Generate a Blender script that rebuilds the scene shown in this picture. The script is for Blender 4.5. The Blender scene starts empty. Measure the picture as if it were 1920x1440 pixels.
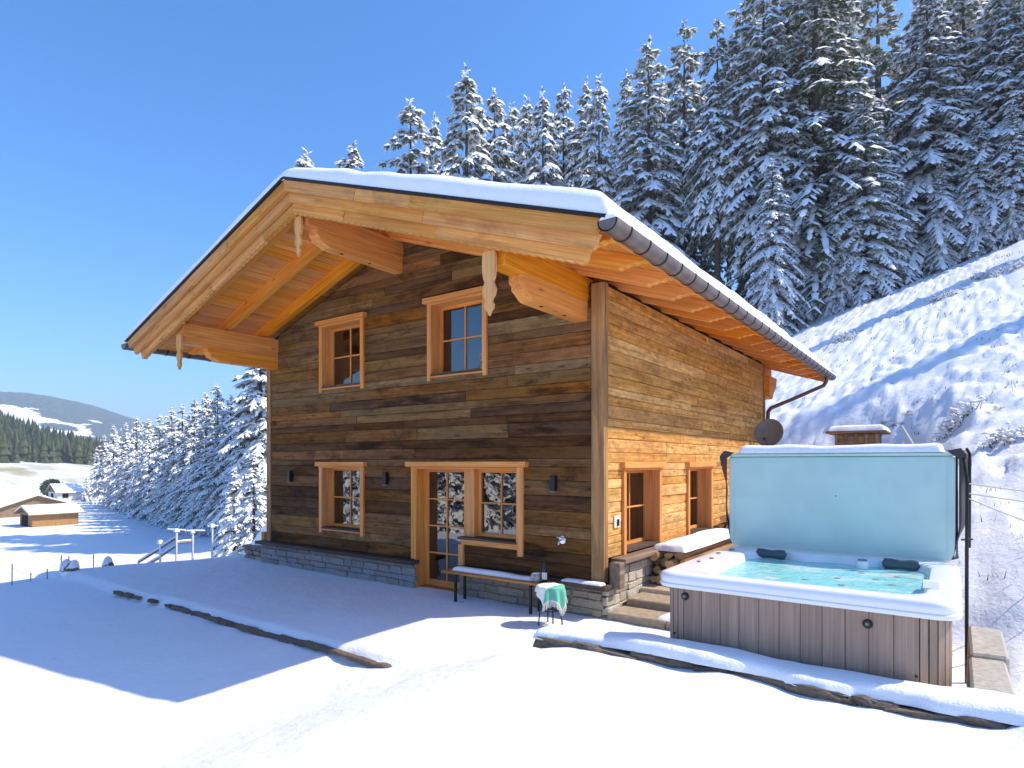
import bpy, bmesh, math, random
import numpy as np
from mathutils import Vector, Matrix
R = math.radians
rnd = random.Random(11)
scene = bpy.context.scene
COL = scene.collection

# ------------------------------------------------------------------ camera, sky, sun, exposure
CAM_H = 2.25
cam_d = bpy.data.cameras.new('camera')
cam_d.sensor_width = 36.0
cam_d.lens = 21.54
cam_d.shift_y = 147.0 / 1920.0
cam_d.clip_start = 0.05
cam_d.clip_end = 9000
cam = bpy.data.objects.new('camera', cam_d)
cam.location = (0, 0, CAM_H)
cam.rotation_euler = (R(90), 0, R(35.848))
COL.objects.link(cam)
scene.camera = cam

SUN = Vector((0.74, 0.53, 1.0)).normalized()          # towards the sun
SUN_EL = math.asin(SUN.z)
SUN_ROT = math.atan2(SUN.x, SUN.y)
world = bpy.data.worlds.new('World')
scene.world = world
world.use_nodes = True
wn = world.node_tree
bg = wn.nodes['Background']
sky = wn.nodes.new('ShaderNodeTexSky')
sky.sky_type = 'NISHITA'
sky.sun_disc = False
sky.sun_elevation = SUN_EL
sky.sun_rotation = SUN_ROT
sky.altitude = 0
sky.air_density = 1.0
sky.dust_density = 1.0
sky.ozone_density = 10.0
sat = wn.nodes.new('ShaderNodeHueSaturation')
sat.inputs['Saturation'].default_value = 1.14
wn.links.new(sky.outputs['Color'], sat.inputs['Color'])
wn.links.new(sat.outputs['Color'], bg.inputs['Color'])
bg.inputs['Strength'].default_value = 0.122
sun_d = bpy.data.lights.new('sun', 'SUN')
sun_d.energy = 2.7
sun_d.angle = R(0.53)
sun_d.color = (1.0, 0.875, 0.69)
sun_o = bpy.data.objects.new('sun', sun_d)
sun_o.rotation_euler = (-SUN).to_track_quat('-Z', 'Y').to_euler()
sun_o.location = (20, 15, 40)
COL.objects.link(sun_o)
scene.view_settings.view_transform = 'Standard'
scene.view_settings.look = 'None'
scene.view_settings.gamma = 1.0
scene.view_settings.exposure = 1.22
scene.render.engine = 'CYCLES'
scene.cycles.use_denoising = True
scene.cycles.max_bounces = 9
scene.cycles.diffuse_bounces = 5
scene.cycles.glossy_bounces = 4
scene.cycles.transmission_bounces = 6
scene.cycles.transparent_max_bounces = 10
scene.cycles.caustics_reflective = False
scene.cycles.caustics_refractive = False

# ------------------------------------------------------------------ node helpers and materials
MATS = {}
def new_mat(name):
    m = bpy.data.materials.new(name)
    m.use_nodes = True
    nt = m.node_tree
    nt.nodes.clear()
    out = nt.nodes.new('ShaderNodeOutputMaterial')
    MATS[name] = m
    return m, nt, out
def N(nt, typ, **kw):
    n = nt.nodes.new(typ)
    for k, v in kw.items():
        setattr(n, k, v)
    return n
def val(nt, sock, v):
    if hasattr(v, 'is_output') or isinstance(v, bpy.types.NodeSocket):
        nt.links.new(v, sock)
    else:
        sock.default_value = v
def col4(c):
    return (c[0], c[1], c[2], 1.0)
def noise(nt, vec, scale, detail=4, rough=0.55, dist=0.0):
    n = N(nt, 'ShaderNodeTexNoise')
    n.inputs['Scale'].default_value = scale
    n.inputs['Detail'].default_value = detail
    n.inputs['Roughness'].default_value = rough
    n.inputs['Distortion'].default_value = dist
    if vec is not None:
        nt.links.new(vec, n.inputs['Vector'])
    return n.outputs['Fac']
def ramp(nt, fac, stops, interp='LINEAR'):
    r = N(nt, 'ShaderNodeValToRGB')
    r.color_ramp.interpolation = interp
    el = r.color_ramp.elements
    while len(el) < len(stops):
        el.new(0.5)
    for e, (p, c) in zip(el, stops):
        e.position = p
        e.color = col4(c) if len(c) == 3 else c
    nt.links.new(fac, r.inputs['Fac'])
    return r.outputs['Color']
def g3(v):
    return (v, v, v)
def mix(nt, fac, a, b, blend='MIX'):
    m = N(nt, 'ShaderNodeMix', data_type='RGBA', blend_type=blend)
    val(nt, m.inputs[0], fac)
    for s, v in ((m.inputs[6], a), (m.inputs[7], b)):
        if isinstance(v, tuple):
            s.default_value = col4(v)
        else:
            nt.links.new(v, s)
    return m.outputs[2]
def math_n(nt, op, a, b=0.0, c=None):
    m = N(nt, 'ShaderNodeMath', operation=op)
    val(nt, m.inputs[0], a)
    val(nt, m.inputs[1], b)
    if c is not None:
        val(nt, m.inputs[2], c)
    return m.outputs[0]
def mapping(nt, vec, scale=(1, 1, 1), rot=(0, 0, 0), loc=(0, 0, 0)):
    m = N(nt, 'ShaderNodeMapping')
    nt.links.new(vec, m.inputs['Vector'])
    m.inputs['Scale'].default_value = scale
    m.inputs['Rotation'].default_value = rot
    m.inputs['Location'].default_value = loc
    return m.outputs['Vector']
def obj_coord(nt, rand_shift=True):
    tc = N(nt, 'ShaderNodeTexCoord')
    v = tc.outputs['Object']
    if not rand_shift:
        return v, None
    oi = N(nt, 'ShaderNodeObjectInfo')
    cx = N(nt, 'ShaderNodeCombineXYZ')
    nt.links.new(math_n(nt, 'MULTIPLY', oi.outputs['Random'], 37.0), cx.inputs[0])
    nt.links.new(math_n(nt, 'MULTIPLY', oi.outputs['Random'], 91.0), cx.inputs[1])
    nt.links.new(math_n(nt, 'MULTIPLY', oi.outputs['Random'], 53.0), cx.inputs[2])
    va = N(nt, 'ShaderNodeVectorMath', operation='ADD')
    nt.links.new(v, va.inputs[0])
    nt.links.new(cx.outputs[0], va.inputs[1])
    return va.outputs[0], oi.outputs['Random']
def bump(nt, height, strength=0.3, dist=0.01, prev=None):
    b = N(nt, 'ShaderNodeBump')
    b.inputs['Strength'].default_value = strength
    b.inputs['Distance'].default_value = dist
    nt.links.new(height, b.inputs['Height'])
    if prev is not None:
        nt.links.new(prev, b.inputs['Normal'])
    return b.outputs['Normal']
def principled(nt, out, color, rough=0.6, spec=0.3, metal=0.0, normal=None, **kw):
    p = N(nt, 'ShaderNodeBsdfPrincipled')
    if isinstance(color, tuple):
        p.inputs['Base Color'].default_value = col4(color)
    else:
        nt.links.new(color, p.inputs['Base Color'])
    val(nt, p.inputs['Roughness'], rough)
    p.inputs['Specular IOR Level'].default_value = spec
    p.inputs['Metallic'].default_value = metal
    if normal is not None:
        nt.links.new(normal, p.inputs['Normal'])
    for k, v in kw.items():
        val(nt, p.inputs[k], v)
    nt.links.new(p.outputs[0], out.inputs['Surface'])
    return p
AX = {'x': (0.5, 9, 9), 'y': (9, 0.5, 9), 'z': (9, 9, 0.5)}
def wood(name, dark, mid, light, axis='x', rough=0.75, rot=0.0, vary=0.35, wear=0.0, grey=None, bump_s=0.35, spec=0.2, knots=True, cross=1.0, rough_grain=False):
    m, nt, out = new_mat(name)
    v, rv = obj_coord(nt)
    if rot:
        v = mapping(nt, v, rot=(0, rot, 0))
    sc = AX[axis]
    vs = mapping(nt, v, scale=sc)
    g = noise(nt, vs, 1.6 * cross, 7, 0.62, 0.6)
    fine = noise(nt, mapping(nt, v, scale=tuple(s * (1 if s < 1 else 5) for s in sc)), 1.5 * cross, 3, 0.6)
    c = ramp(nt, g, [(0.28, dark), (0.5, mid), (0.72, light)])
    c = mix(nt, 0.55, c, ramp(nt, fine, [(0.3, g3(0.55)), (0.7, g3(1.25))]), 'MULTIPLY')
    if rough_grain:
        # saw marks, cracks and weather spots of old boards
        crk = noise(nt, mapping(nt, v, scale=tuple(s_ * (.8 if s_ < 1 else 3.2) for s_ in sc), loc=(5, 2, 8)), 2.2, 5, 0.7, 0.8)
        c = mix(nt, ramp(nt, crk, [(0.60, g3(0)), (0.66, g3(.8))]), c, tuple(x * 0.22 for x in dark))
        spt = noise(nt, mapping(nt, v, scale=tuple(3.0 if s_ < 1 else 7.0 for s_ in sc)), 1.6, 5, 0.75)
        c = mix(nt, 0.7, c, ramp(nt, spt, [(0.34, g3(0.40)), (0.5, g3(1.0)), (0.68, g3(1.45))]), 'MULTIPLY')
    if wear:
        wv = noise(nt, mapping(nt, v, scale=tuple(s * 0.6 if s > 1 else s * 2.2 for s in sc)), 0.55, 6, 0.65, 0.4)
        c = mix(nt, math_n(nt, 'MULTIPLY', ramp(nt, wv, [(0.46, g3(0)), (0.68, g3(1))]), wear), c, grey or dark)
        wv2 = noise(nt, mapping(nt, v, scale=tuple(s * 0.45 if s > 1 else s * 2.4 for s in sc), loc=(7, 3, 9)), 0.6, 6, 0.7, 0.5)
        c = mix(nt, math_n(nt, 'MULTIPLY', ramp(nt, wv2, [(0.52, g3(0)), (0.66, g3(1))]), wear * 0.9), c, tuple(x * 0.35 for x in dark))
    if knots:
        vo = N(nt, 'ShaderNodeTexVoronoi')
        vo.inputs['Scale'].default_value = 1.0
        nt.links.new(mapping(nt, v, scale=tuple(1.3 if s < 1 else 4.6 for s in sc)), vo.inputs['Vector'])
        kn = ramp(nt, vo.outputs['Distance'], [(0.06, g3(1)), (0.13, g3(0))])
        c = mix(nt, math_n(nt, 'MULTIPLY', kn, 0.6), c, tuple(x * 0.35 for x in dark))
    hv = N(nt, 'ShaderNodeHueSaturation')
    nt.links.new(c, hv.inputs['Color'])
    nt.links.new(math_n(nt, 'MULTIPLY_ADD', rv, vary, 1.0 - vary * 0.5), hv.inputs['Value'])
    r2 = math_n(nt, 'FRACT', math_n(nt, 'MULTIPLY', rv, 17.3))
    nt.links.new(math_n(nt, 'MULTIPLY_ADD', r2, vary * 0.5, 1.0 - vary * 0.25), hv.inputs['Saturation'])
    h = math_n(nt, 'ADD', math_n(nt, 'MULTIPLY', g, 0.6), fine)
    principled(nt, out, hv.outputs['Color'], rough, spec, normal=bump(nt, h, bump_s, 0.006))
    return m
TH = math.atan(0.342)
# weathered cladding
BOARD = {}
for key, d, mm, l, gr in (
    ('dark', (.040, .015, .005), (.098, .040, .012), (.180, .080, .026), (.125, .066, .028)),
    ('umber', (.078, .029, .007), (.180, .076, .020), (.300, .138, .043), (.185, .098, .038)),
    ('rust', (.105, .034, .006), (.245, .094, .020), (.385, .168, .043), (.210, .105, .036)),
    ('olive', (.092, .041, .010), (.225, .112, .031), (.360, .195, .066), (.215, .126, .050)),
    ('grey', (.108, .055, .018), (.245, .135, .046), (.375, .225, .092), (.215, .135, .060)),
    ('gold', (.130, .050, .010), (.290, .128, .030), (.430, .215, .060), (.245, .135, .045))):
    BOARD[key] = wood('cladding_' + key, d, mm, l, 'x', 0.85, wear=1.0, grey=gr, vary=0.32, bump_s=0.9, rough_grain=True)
SIDE = {}
for key, d, mm, l, gr in (
    ('amber', (.380, .150, .028), (.620, .295, .074), (.750, .420, .135), (.540, .300, .098)),
    ('honey', (.460, .210, .050), (.720, .400, .130), (.830, .540, .230), (.600, .375, .150)),  # lightened for the low boards, with sunlight put into the colour
    ('bark', (.330, .125, .023), (.560, .255, .060), (.690, .375, .112), (.490, .265, .082))):
    SIDE[key] = wood('side_cladding_' + key, d, mm, l, 'y', 0.85, wear=0.5, grey=gr, vary=0.16, bump_s=0.8, rough_grain=True)
FD, FM, FL = (.62, .195, .022), (.80, .305, .045), (.87, .41, .085)
for nm, ax, rt in (('x', 'x', 0), ('y', 'y', 0), ('z', 'z', 0), ('slope_r', 'x', -TH), ('slope_l', 'x', TH)):
    wood('larch_' + nm, FD, FM, FL, ax, 0.55, rot=rt, vary=0.22, bump_s=0.15, spec=0.3)
wood('soffit', (.60, .195, .030), (.76, .295, .052), (.83, .38, .085), 'y', 0.55, vary=0.25, bump_s=0.12, spec=0.3)
for nm, rt in (('r', -TH), ('l', TH)):
    wood('barge_' + nm, (.48, .185, .045), (.68, .310, .082), (.79, .42, .135), 'x', 0.65, rot=rt, vary=0.22, wear=0.45, grey=(.50, .27, .105), bump_s=0.35)
wood('carved', (.52, .24, .075), (.68, .35, .12), (.76, .45, .18), 'z', 0.7, vary=0.15, bump_s=0.2)
for ax in 'xyz':
    wood('trim_' + ax, (.60, .205, .045), (.77, .315, .082), (.84, .41, .125), ax, 0.55, vary=0.16, bump_s=0.12, spec=0.3, knots=False)
wood('post_wood', (.22, .110, .042), (.38, .205, .082), (.52, .31, .140), 'z', 0.75, vary=0.2, wear=0.4, grey=(.25, .19, .13))
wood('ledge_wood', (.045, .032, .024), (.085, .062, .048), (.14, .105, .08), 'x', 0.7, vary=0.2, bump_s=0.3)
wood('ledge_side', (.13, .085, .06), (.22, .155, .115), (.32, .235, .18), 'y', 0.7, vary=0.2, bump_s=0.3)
wood('bench_wood', (.30, .11, .03), (.48, .20, .06), (.60, .30, .10), 'x', 0.5, vary=0.1, bump_s=0.15)
wood('grey_wood', (.20, .14, .10), (.32, .25, .19), (.42, .34, .27), 'z', 0.8, vary=0.3, wear=0.3)
wood('hut_wood', (.16, .10, .06), (.30, .20, .12), (.42, .30, .19), 'x', 0.8, vary=0.3, wear=0.4)
wood('barn_wood', (.30, .16, .07), (.45, .26, .12), (.55, .36, .18), 'z', 0.8, vary=0.2, wear=0.3)
wood('cabinet', (.27, .185, .135), (.345, .242, .182), (.42, .30, .225), 'z', 0.5, vary=0.10, bump_s=0.15, spec=0.35, knots=False)
wood('log_bark', (.10, .055, .03), (.24, .13, .06), (.42, .25, .12), 'y', 0.85, vary=0.5, bump_s=0.6)
wood('log_cut', (.42, .24, .10), (.58, .37, .17), (.68, .48, .26), 'x', 0.8, vary=0.3, bump_s=0.2)

def simple(name, color, rough=0.5, spec=0.4, metal=0.0, nscale=0, namt=0.15, bmp=0.0, bscale=60, **kw):
    m, nt, out = new_mat(name)
    c = color
    nrm = None
    if nscale or bmp:
        v, rv = obj_coord(nt)
    if nscale:
        f = noise(nt, v, nscale, 5)
        c = mix(nt, 1.0, color, ramp(nt, f, [(0.3, g3(1 - namt)), (0.7, g3(1 + namt))]), 'MULTIPLY')
    if bmp:
        nrm = bump(nt, noise(nt, v, bscale, 3), bmp, 0.004)
    principled(nt, out, c, rough, spec, metal, nrm, **kw)
    return m
simple('dark_metal', (.035, .028, .026), 0.45, 0.5, 0.6, 9, 0.25)
simple('gutter_metal', (.17, .135, .12), 0.42, 0.5, 0.35, 6, 0.25, 0.1, 30)
simple('copper_brown', (.16, .075, .050), 0.45, 0.5, 0.6, 6, 0.2)
simple('black_metal', (.012, .012, .013), 0.4, 0.5, 0.3)
simple('chrome', (.75, .75, .76), 0.2, 0.5, 1.0)
simple('acrylic', (.80, .82, .84), 0.18, 0.5, 0.0, 3, 0.02)
simple('teal_vinyl', (.47, .645, .62), 0.5, 0.35, 0.0, 2.2, 0.07, 0.5, 3.0)
simple('black_vinyl', (.030, .028, .032), 0.5, 0.4, 0.0, 5, 0.2, 0.3, 18)
simple('headrest', (.060, .085, .105), 0.45, 0.4)
simple('cement', (.40, .37, .33), 0.9, 0.2, 0.0, 18, 0.22, 0.5, 70)
simple('paving', (.46, .36, .26), 0.85, 0.2, 0.0, 9, 0.2, 0.4, 40)
simple('step_stone', (.34, .27, .20), 0.85, 0.2, 0.0, 12, 0.25, 0.5, 35)
simple('dish_grey', (.20, .21, .225), 0.5, 0.4, 0.2, 7, 0.12)
simple('white_plastic', (.72, .72, .70), 0.4, 0.4)
simple('rope', (.42, .39, .33), 0.8, 0.2)
simple('cup_ceramic', (.38, .37, .34), 0.6, 0.3, 0.0, 40, 0.5)
simple('bottle_glass', (.010, .014, .010), 0.08, 0.6)
simple('paper_label', (.74, .73, .68), 0.7, 0.2)
simple('dark_interior', (.06, .045, .035), 0.9, 0.1)
simple('room_shade', (.020, .016, .014), 0.9, 0.1)
simple('roof_deck', (.05, .045, .045), 0.7, 0.3)
simple('white_wall', (.66, .65, .62), 0.85, 0.2, 0.0, 3, 0.1)
simple('trunk_bark', (.105, .078, .058), 0.9, 0.15, 0.0, 5, 0.4, 0.8, 14)
simple('needle_far', (.060, .075, .032), 0.85, 0.15, 0.0, 0.35, 0.5)
simple('needle_light', (.085, .095, .045), 0.85, 0.15, 0.0, 0.35, 0.5)
simple('twig', (.17, .135, .095), 0.9, 0.1)
simple('dry_grass', (.20, .155, .085), 0.9, 0.1, 0.0, 9, 0.4)
simple('leaf_green', (.10, .12, .075), 0.8, 0.15, 0.0, 4, 0.4)
simple('curtain', (.68, .65, .60), 0.9, 0.1, 0.0, 4, 0.1)
simple('curtain_dark', (.13, .105, .09), 0.9, 0.1, 0.0, 4, 0.2)
simple('curtain_violet', (.15, .14, .26), 0.9, 0.1, 0.0, 8, 0.3)

def needle_mat(name, c0, c1, frost=0.75):
    m, nt, out = new_mat(name)
    v, rv = obj_coord(nt)
    f = noise(nt, v, 1.3, 4)
    c = ramp(nt, f, [(0.3, c0), (0.7, c1)])
    hv = N(nt, 'ShaderNodeHueSaturation')
    nt.links.new(c, hv.inputs['Color'])
    nt.links.new(math_n(nt, 'MULTIPLY_ADD', rv, 0.5, 0.75), hv.inputs['Value'])
    # fine snow caught between the needles
    fr = ramp(nt, noise(nt, v, 4.5, 5, 0.7), [(0.50, g3(0)), (0.60, g3(frost))])
    principled(nt, out, mix(nt, fr, hv.outputs['Color'], (.72, .75, .79)), 0.8, 0.15)
    return m
needle_mat('needles', (.060, .074, .046), (.130, .145, .090))
needle_mat('needles_green', (.060, .072, .026), (.135, .145, .060), 0.6)

def snow_mat(name, base=(.88, .90, .93), b1=0.35, s1=3.0, b2=0.25, s2=28.0, patch=None):
    m, nt, out = new_mat(name)
    geo = N(nt, 'ShaderNodeNewGeometry')
    v = geo.outputs['Position']
    h1 = noise(nt, v, s1, 5, 0.55)
    h2 = noise(nt, v, s2, 4, 0.65)
    n1 = bump(nt, h1, b1, 0.06)
    n2 = bump(nt, h2, b2, 0.025, n1)
    c = base
    if patch:
        c = patch(nt, v, base)
    principled(nt, out, c, 0.75, 0.25, normal=n2)
    return m
snow_mat('roof_snow', (.90, .92, .94), 0.25, 2.2, 0.4, 45.0)
snow_mat('cap_snow', (.90, .92, .94), 0.35, 5.0, 0.4, 45.0)
snow_mat('tree_snow', (.91, .925, .94), 0.3, 6.0, 0.2, 20.0)
def ground_patch(nt, v, base):
    # grass and earth showing through thin snow on the slope and on the meadow across the valley
    sep = N(nt, 'ShaderNodeSeparateXYZ')
    nt.links.new(v, sep.inputs[0])
    x, y = sep.outputs[0], sep.outputs[1]
    n1 = noise(nt, mapping(nt, v, scale=(1.0, 0.55, 1)), 1.15, 6, 0.68)
    slope_zone = math_n(nt, 'MULTIPLY', ramp_f(nt, y, 9.0, 16.0), ramp_f(nt, x, -22.0, -8.0))
    spots = math_n(nt, 'MULTIPLY', ramp_f(nt, n1, 0.60, 0.70), slope_zone)
    c = mix(nt, math_n(nt, 'MULTIPLY', spots, 0.55), base, (.27, .235, .185))
    n2 = noise(nt, mapping(nt, v, scale=(1, 0.6, 1), loc=(3, 8, 0)), 0.42, 6, 0.72)
    bare = math_n(nt, 'MULTIPLY', ramp_f(nt, n2, 0.635, 0.69), slope_zone)
    c = mix(nt, math_n(nt, 'MULTIPLY', bare, 0.7), c, (.09, .065, .042))
    far = ramp_f(nt, x, -205.0, -260.0)
    n3 = noise(nt, mapping(nt, v, scale=(0.02, 0.05, 0.05)), 1.0, 6, 0.65)
    c = mix(nt, math_n(nt, 'MULTIPLY', far, ramp_f(nt, n3, 0.36, 0.66)), c, (.38, .34, .16))
    # tiny specks of grass in the foreground
    n4 = noise(nt, v, 5.5, 4, 0.75)
    fore = math_n(nt, 'MULTIPLY', ramp_f(nt, y, 6.0, 4.5), ramp_f(nt, n4, 0.655, 0.72))
    c = mix(nt, math_n(nt, 'MULTIPLY', fore, 0.35), c, (.30, .28, .22))
    return c
def ramp_f(nt, fac, a, b):
    mr = N(nt, 'ShaderNodeMapRange', interpolation_type='SMOOTHSTEP')
    nt.links.new(fac, mr.inputs['Value'])
    mr.inputs['From Min'].default_value = min(a, b)
    mr.inputs['From Max'].default_value = max(a, b)
    mr.inputs['To Min'].default_value = 0.0 if a < b else 1.0
    mr.inputs['To Max'].default_value = 1.0 if a < b else 0.0
    return mr.outputs['Result']
snow_mat('ground_snow', (.80, .825, .86), 0.6, 2.3, 0.6, 12.0, ground_patch)

def stone_mat(name, a, b, c_):
    m, nt, out = new_mat(name)
    v, rv = obj_coord(nt)
    c = ramp(nt, rv, [(0.0, a), (0.5, b), (1.0, c_)])
    f = noise(nt, v, 9, 6, 0.65)
    c = mix(nt, 1.0, c, ramp(nt, f, [(0.28, g3(0.5)), (0.7, g3(1.4))]), 'MULTIPLY')
    principled(nt, out, c, 0.85, 0.2, normal=bump(nt, noise(nt, v, 16, 6, 0.7), 0.8, 0.02))
    return m
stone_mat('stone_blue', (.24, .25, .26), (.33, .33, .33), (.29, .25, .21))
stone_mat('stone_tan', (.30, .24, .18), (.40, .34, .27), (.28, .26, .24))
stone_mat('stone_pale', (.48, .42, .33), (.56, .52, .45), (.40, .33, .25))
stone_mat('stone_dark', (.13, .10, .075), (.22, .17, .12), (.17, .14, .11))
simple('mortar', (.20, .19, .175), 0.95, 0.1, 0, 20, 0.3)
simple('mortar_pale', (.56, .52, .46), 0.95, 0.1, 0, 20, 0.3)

def glass_mat(name, ior=2.3, tint=(.75, .78, .78)):
    m, nt, out = new_mat(name)
    fr = N(nt, 'ShaderNodeFresnel')
    fr.inputs['IOR'].default_value = ior
    tr = N(nt, 'ShaderNodeBsdfTransparent')
    tr.inputs['Color'].default_value = col4(tint)
    gl = N(nt, 'ShaderNodeBsdfGlossy')
    gl.inputs['Roughness'].default_value = 0.0
    ms = N(nt, 'ShaderNodeMixShader')
    geo = N(nt, 'ShaderNodeNewGeometry')
    wob = bump(nt, noise(nt, geo.outputs['Position'], 3.0, 2), 0.02, 0.05)
    nt.links.new(wob, gl.inputs['Normal'])
    nt.links.new(fr.outputs[0], ms.inputs[0])
    nt.links.new(tr.outputs[0], ms.inputs[1])
    nt.links.new(gl.outputs[0], ms.inputs[2])
    nt.links.new(ms.outputs[0], out.inputs['Surface'])
    return m
glass_mat('window_glass', 2.6)
def water_mat():
    m, nt, out = new_mat('tub_water')
    geo = N(nt, 'ShaderNodeNewGeometry')
    v = geo.outputs['Position']
    h = noise(nt, v, 7, 4, 0.6, 0.6)
    h2 = noise(nt, v, 26, 3, 0.6)
    foam = ramp(nt, noise(nt, v, 3.0, 6, 0.7), [(0.50, g3(0)), (0.66, g3(1))])
    c = mix(nt, foam, (.30, .80, .80), (.74, .94, .93))
    nrm = bump(nt, h2, 0.25, 0.01, bump(nt, h, 0.6, 0.05))
    p = principled(nt, out, c, 0.12, 0.5, normal=nrm)
    p.inputs['Alpha'].default_value = 0.82
water_mat()

# ------------------------------------------------------------------ mesh helpers
class MB:
    def __init__(s):
        s.v = []
        s.f = []
        s.m = []
    def add(s, verts, faces, mi=0):
        o = len(s.v)
        s.v.extend(tuple(map(float, p)) for p in verts)
        s.f.extend(tuple(i + o for i in f) for f in faces)
        s.m.extend([mi] * len(faces))
        return s
    def box(s, x0, x1, y0, y1, z0, z1, mi=0):
        return s.add([(x, y, z) for x in (x0, x1) for y in (y0, y1) for z in (z0, z1)],
                     [(0, 1, 3, 2), (4, 6, 7, 5), (0, 4, 5, 1), (2, 3, 7, 6), (0, 2, 6, 4), (1, 5, 7, 3)], mi)
    def cbox(s, x0, x1, y0, y1, z0, z1, b=0.008, mi=0, jit=0.0, rg=None):
        b = min(b, (x1 - x0) * .3, (y1 - y0) * .3, (z1 - z0) * .3)
        lo, hi = (x0, y0, z0), (x1, y1, z1)
        vs, idx = [], {}
        for c in [(a, bb, cc) for a in (0, 1) for bb in (0, 1) for cc in (0, 1)]:
            jx = [(rg.random() - .5) * jit for _ in range(3)] if jit else (0, 0, 0)
            for ax in range(3):
                p = []
                for k in range(3):
                    q = hi[k] if c[k] else lo[k]
                    if k != ax:
                        q += -b if c[k] else b
                    p.append(q + jx[k])
                idx[c + (ax,)] = len(vs)
                vs.append(p)
        fs = []
        for ax in range(3):
            o = [k for k in range(3) if k != ax]
            for sd in (0, 1):
                q = []
                for (p, r) in ((0, 0), (1, 0), (1, 1), (0, 1)):
                    c = [0, 0, 0]
                    c[ax] = sd
                    c[o[0]] = p
                    c[o[1]] = r
                    q.append(idx[tuple(c) + (ax,)])
                fs.append(tuple(q))
        for ax in range(3):
            o = [k for k in range(3) if k != ax]
            for p in (0, 1):
                for r in (0, 1):
                    c0 = [0, 0, 0]
                    c0[o[0]] = p
                    c0[o[1]] = r
                    c1 = list(c0)
                    c1[ax] = 1
                    c0, c1 = tuple(c0), tuple(c1)
                    fs.append((idx[c0 + (o[0],)], idx[c1 + (o[0],)], idx[c1 + (o[1],)], idx[c0 + (o[1],)]))
        for c in [(a, bb, cc) for a in (0, 1) for bb in (0, 1) for cc in (0, 1)]:
            fs.append(tuple(idx[c + (k,)] for k in range(3)))
        return s.add(vs, fs, mi)
    def prism(s, poly, fn, w0, w1, mi=0):
        """poly: list of 2-D points; fn(p, q, w) -> 3-D; extruded from w0 to w1"""
        n = len(poly)
        vs = [fn(p, q, w0) for p, q in poly] + [fn(p, q, w1) for p, q in poly]
        fs = [tuple(range(n)), tuple(range(2 * n - 1, n - 1, -1))]
        fs += [(i, (i + 1) % n, n + (i + 1) % n, n + i) for i in range(n)]
        return s.add(vs, fs, mi)
    def tube(s, pts, rad, n=10, mi=0, caps=True):
        pts = [Vector(p) for p in pts]
        if not hasattr(rad, '__len__'):
            rad = [rad] * len(pts)
        vs = []
        for i, p in enumerate(pts):
            t = (pts[min(i + 1, len(pts) - 1)] - pts[max(i - 1, 0)]).normalized()
            a = t.orthogonal() if i == 0 else (pa - t * pa.dot(t))
            a.normalize()
            pa = a
            b = t.cross(a)
            for k in range(n):
                an = 2 * math.pi * k / n
                vs.append(p + (a * math.cos(an) + b * math.sin(an)) * rad[i])
        fs = []
        for i in range(len(pts) - 1):
            for k in range(n):
                fs.append((i * n + k, i * n + (k + 1) % n, (i + 1) * n + (k + 1) % n, (i + 1) * n + k))
        if caps:
            fs.append(tuple(range(n - 1, -1, -1)))
            fs.append(tuple((len(pts) - 1) * n + k for k in range(n)))
        return s.add(vs, fs, mi)
    def loft(s, loops, close0=True, close1=True, mi=0):
        n = len(loops[0])
        vs = [p for L in loops for p in L]
        fs = []
        for i in range(len(loops) - 1):
            for k in range(n):
                fs.append((i * n + k, i * n + (k + 1) % n, (i + 1) * n + (k + 1) % n, (i + 1) * n + k))
        if close0:
            fs.append(tuple(range(n - 1, -1, -1)))
        if close1:
            fs.append(tuple((len(loops) - 1) * n + k for k in range(n)))
        return s.add(vs, fs, mi)
    def lathe(s, prof, cx, cy, n=20, mi=0):
        return s.loft([[(cx + r * math.cos(2 * math.pi * k / n), cy + r * math.sin(2 * math.pi * k / n), z) for k in range(n)] for r, z in prof], mi=mi)
    def build(s, name, mat, parent=None, smooth=False, origin=None, fix=True):
        o3 = Vector(origin) if origin is not None else (Vector(parent['_o']) if parent is not None and '_o' in parent else Vector((0, 0, 0)))
        me = bpy.data.meshes.new(name)
        me.from_pydata([(p[0] - o3.x, p[1] - o3.y, p[2] - o3.z) for p in s.v], [], s.f)
        mats = mat if isinstance(mat, (list, tuple)) else [mat]
        for mt in mats:
            me.materials.append(MATS[mt] if isinstance(mt, str) else mt)
        if len(mats) > 1:
            me.polygons.foreach_set('material_index', s.m)
        if fix:
            bm = bmesh.new()
            bm.from_mesh(me)
            bmesh.ops.recalc_face_normals(bm, faces=bm.faces)
            bm.to_mesh(me)
            bm.free()
        if smooth:
            me.polygons.foreach_set('use_smooth', [True] * len(me.polygons))
            if smooth != 'all':
                me.set_sharp_from_angle(angle=R(smooth if smooth is not True else 40))
        return link(name, me, parent, o3)
def link(name, me, parent, o3):
    ob = bpy.data.objects.new(name, me)
    COL.objects.link(ob)
    if parent is not None:
        ob.parent = parent
    else:
        ob.location = o3
    ob['_o'] = tuple(o3)
    return ob
def thing(name, label, cat, loc, group=None):
    o = bpy.data.objects.new(name, None)
    o.empty_display_size = 0.2
    COL.objects.link(o)
    o.location = loc
    o['_o'] = tuple(loc)
    o['label'] = label
    o['category'] = cat
    if group:
        o['group'] = group
    return o
def tag(o, label=None, cat=None, group=None, kind=None):
    for k, v in (('label', label), ('category', cat), ('group', group), ('kind', kind)):
        if v:
            o[k] = v
    return o
def copy_tree(o, parent=None):
    c = o.copy()
    COL.objects.link(c)
    c.parent = parent
    for ch in o.children:
        copy_tree(ch, c)
    return c

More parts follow.
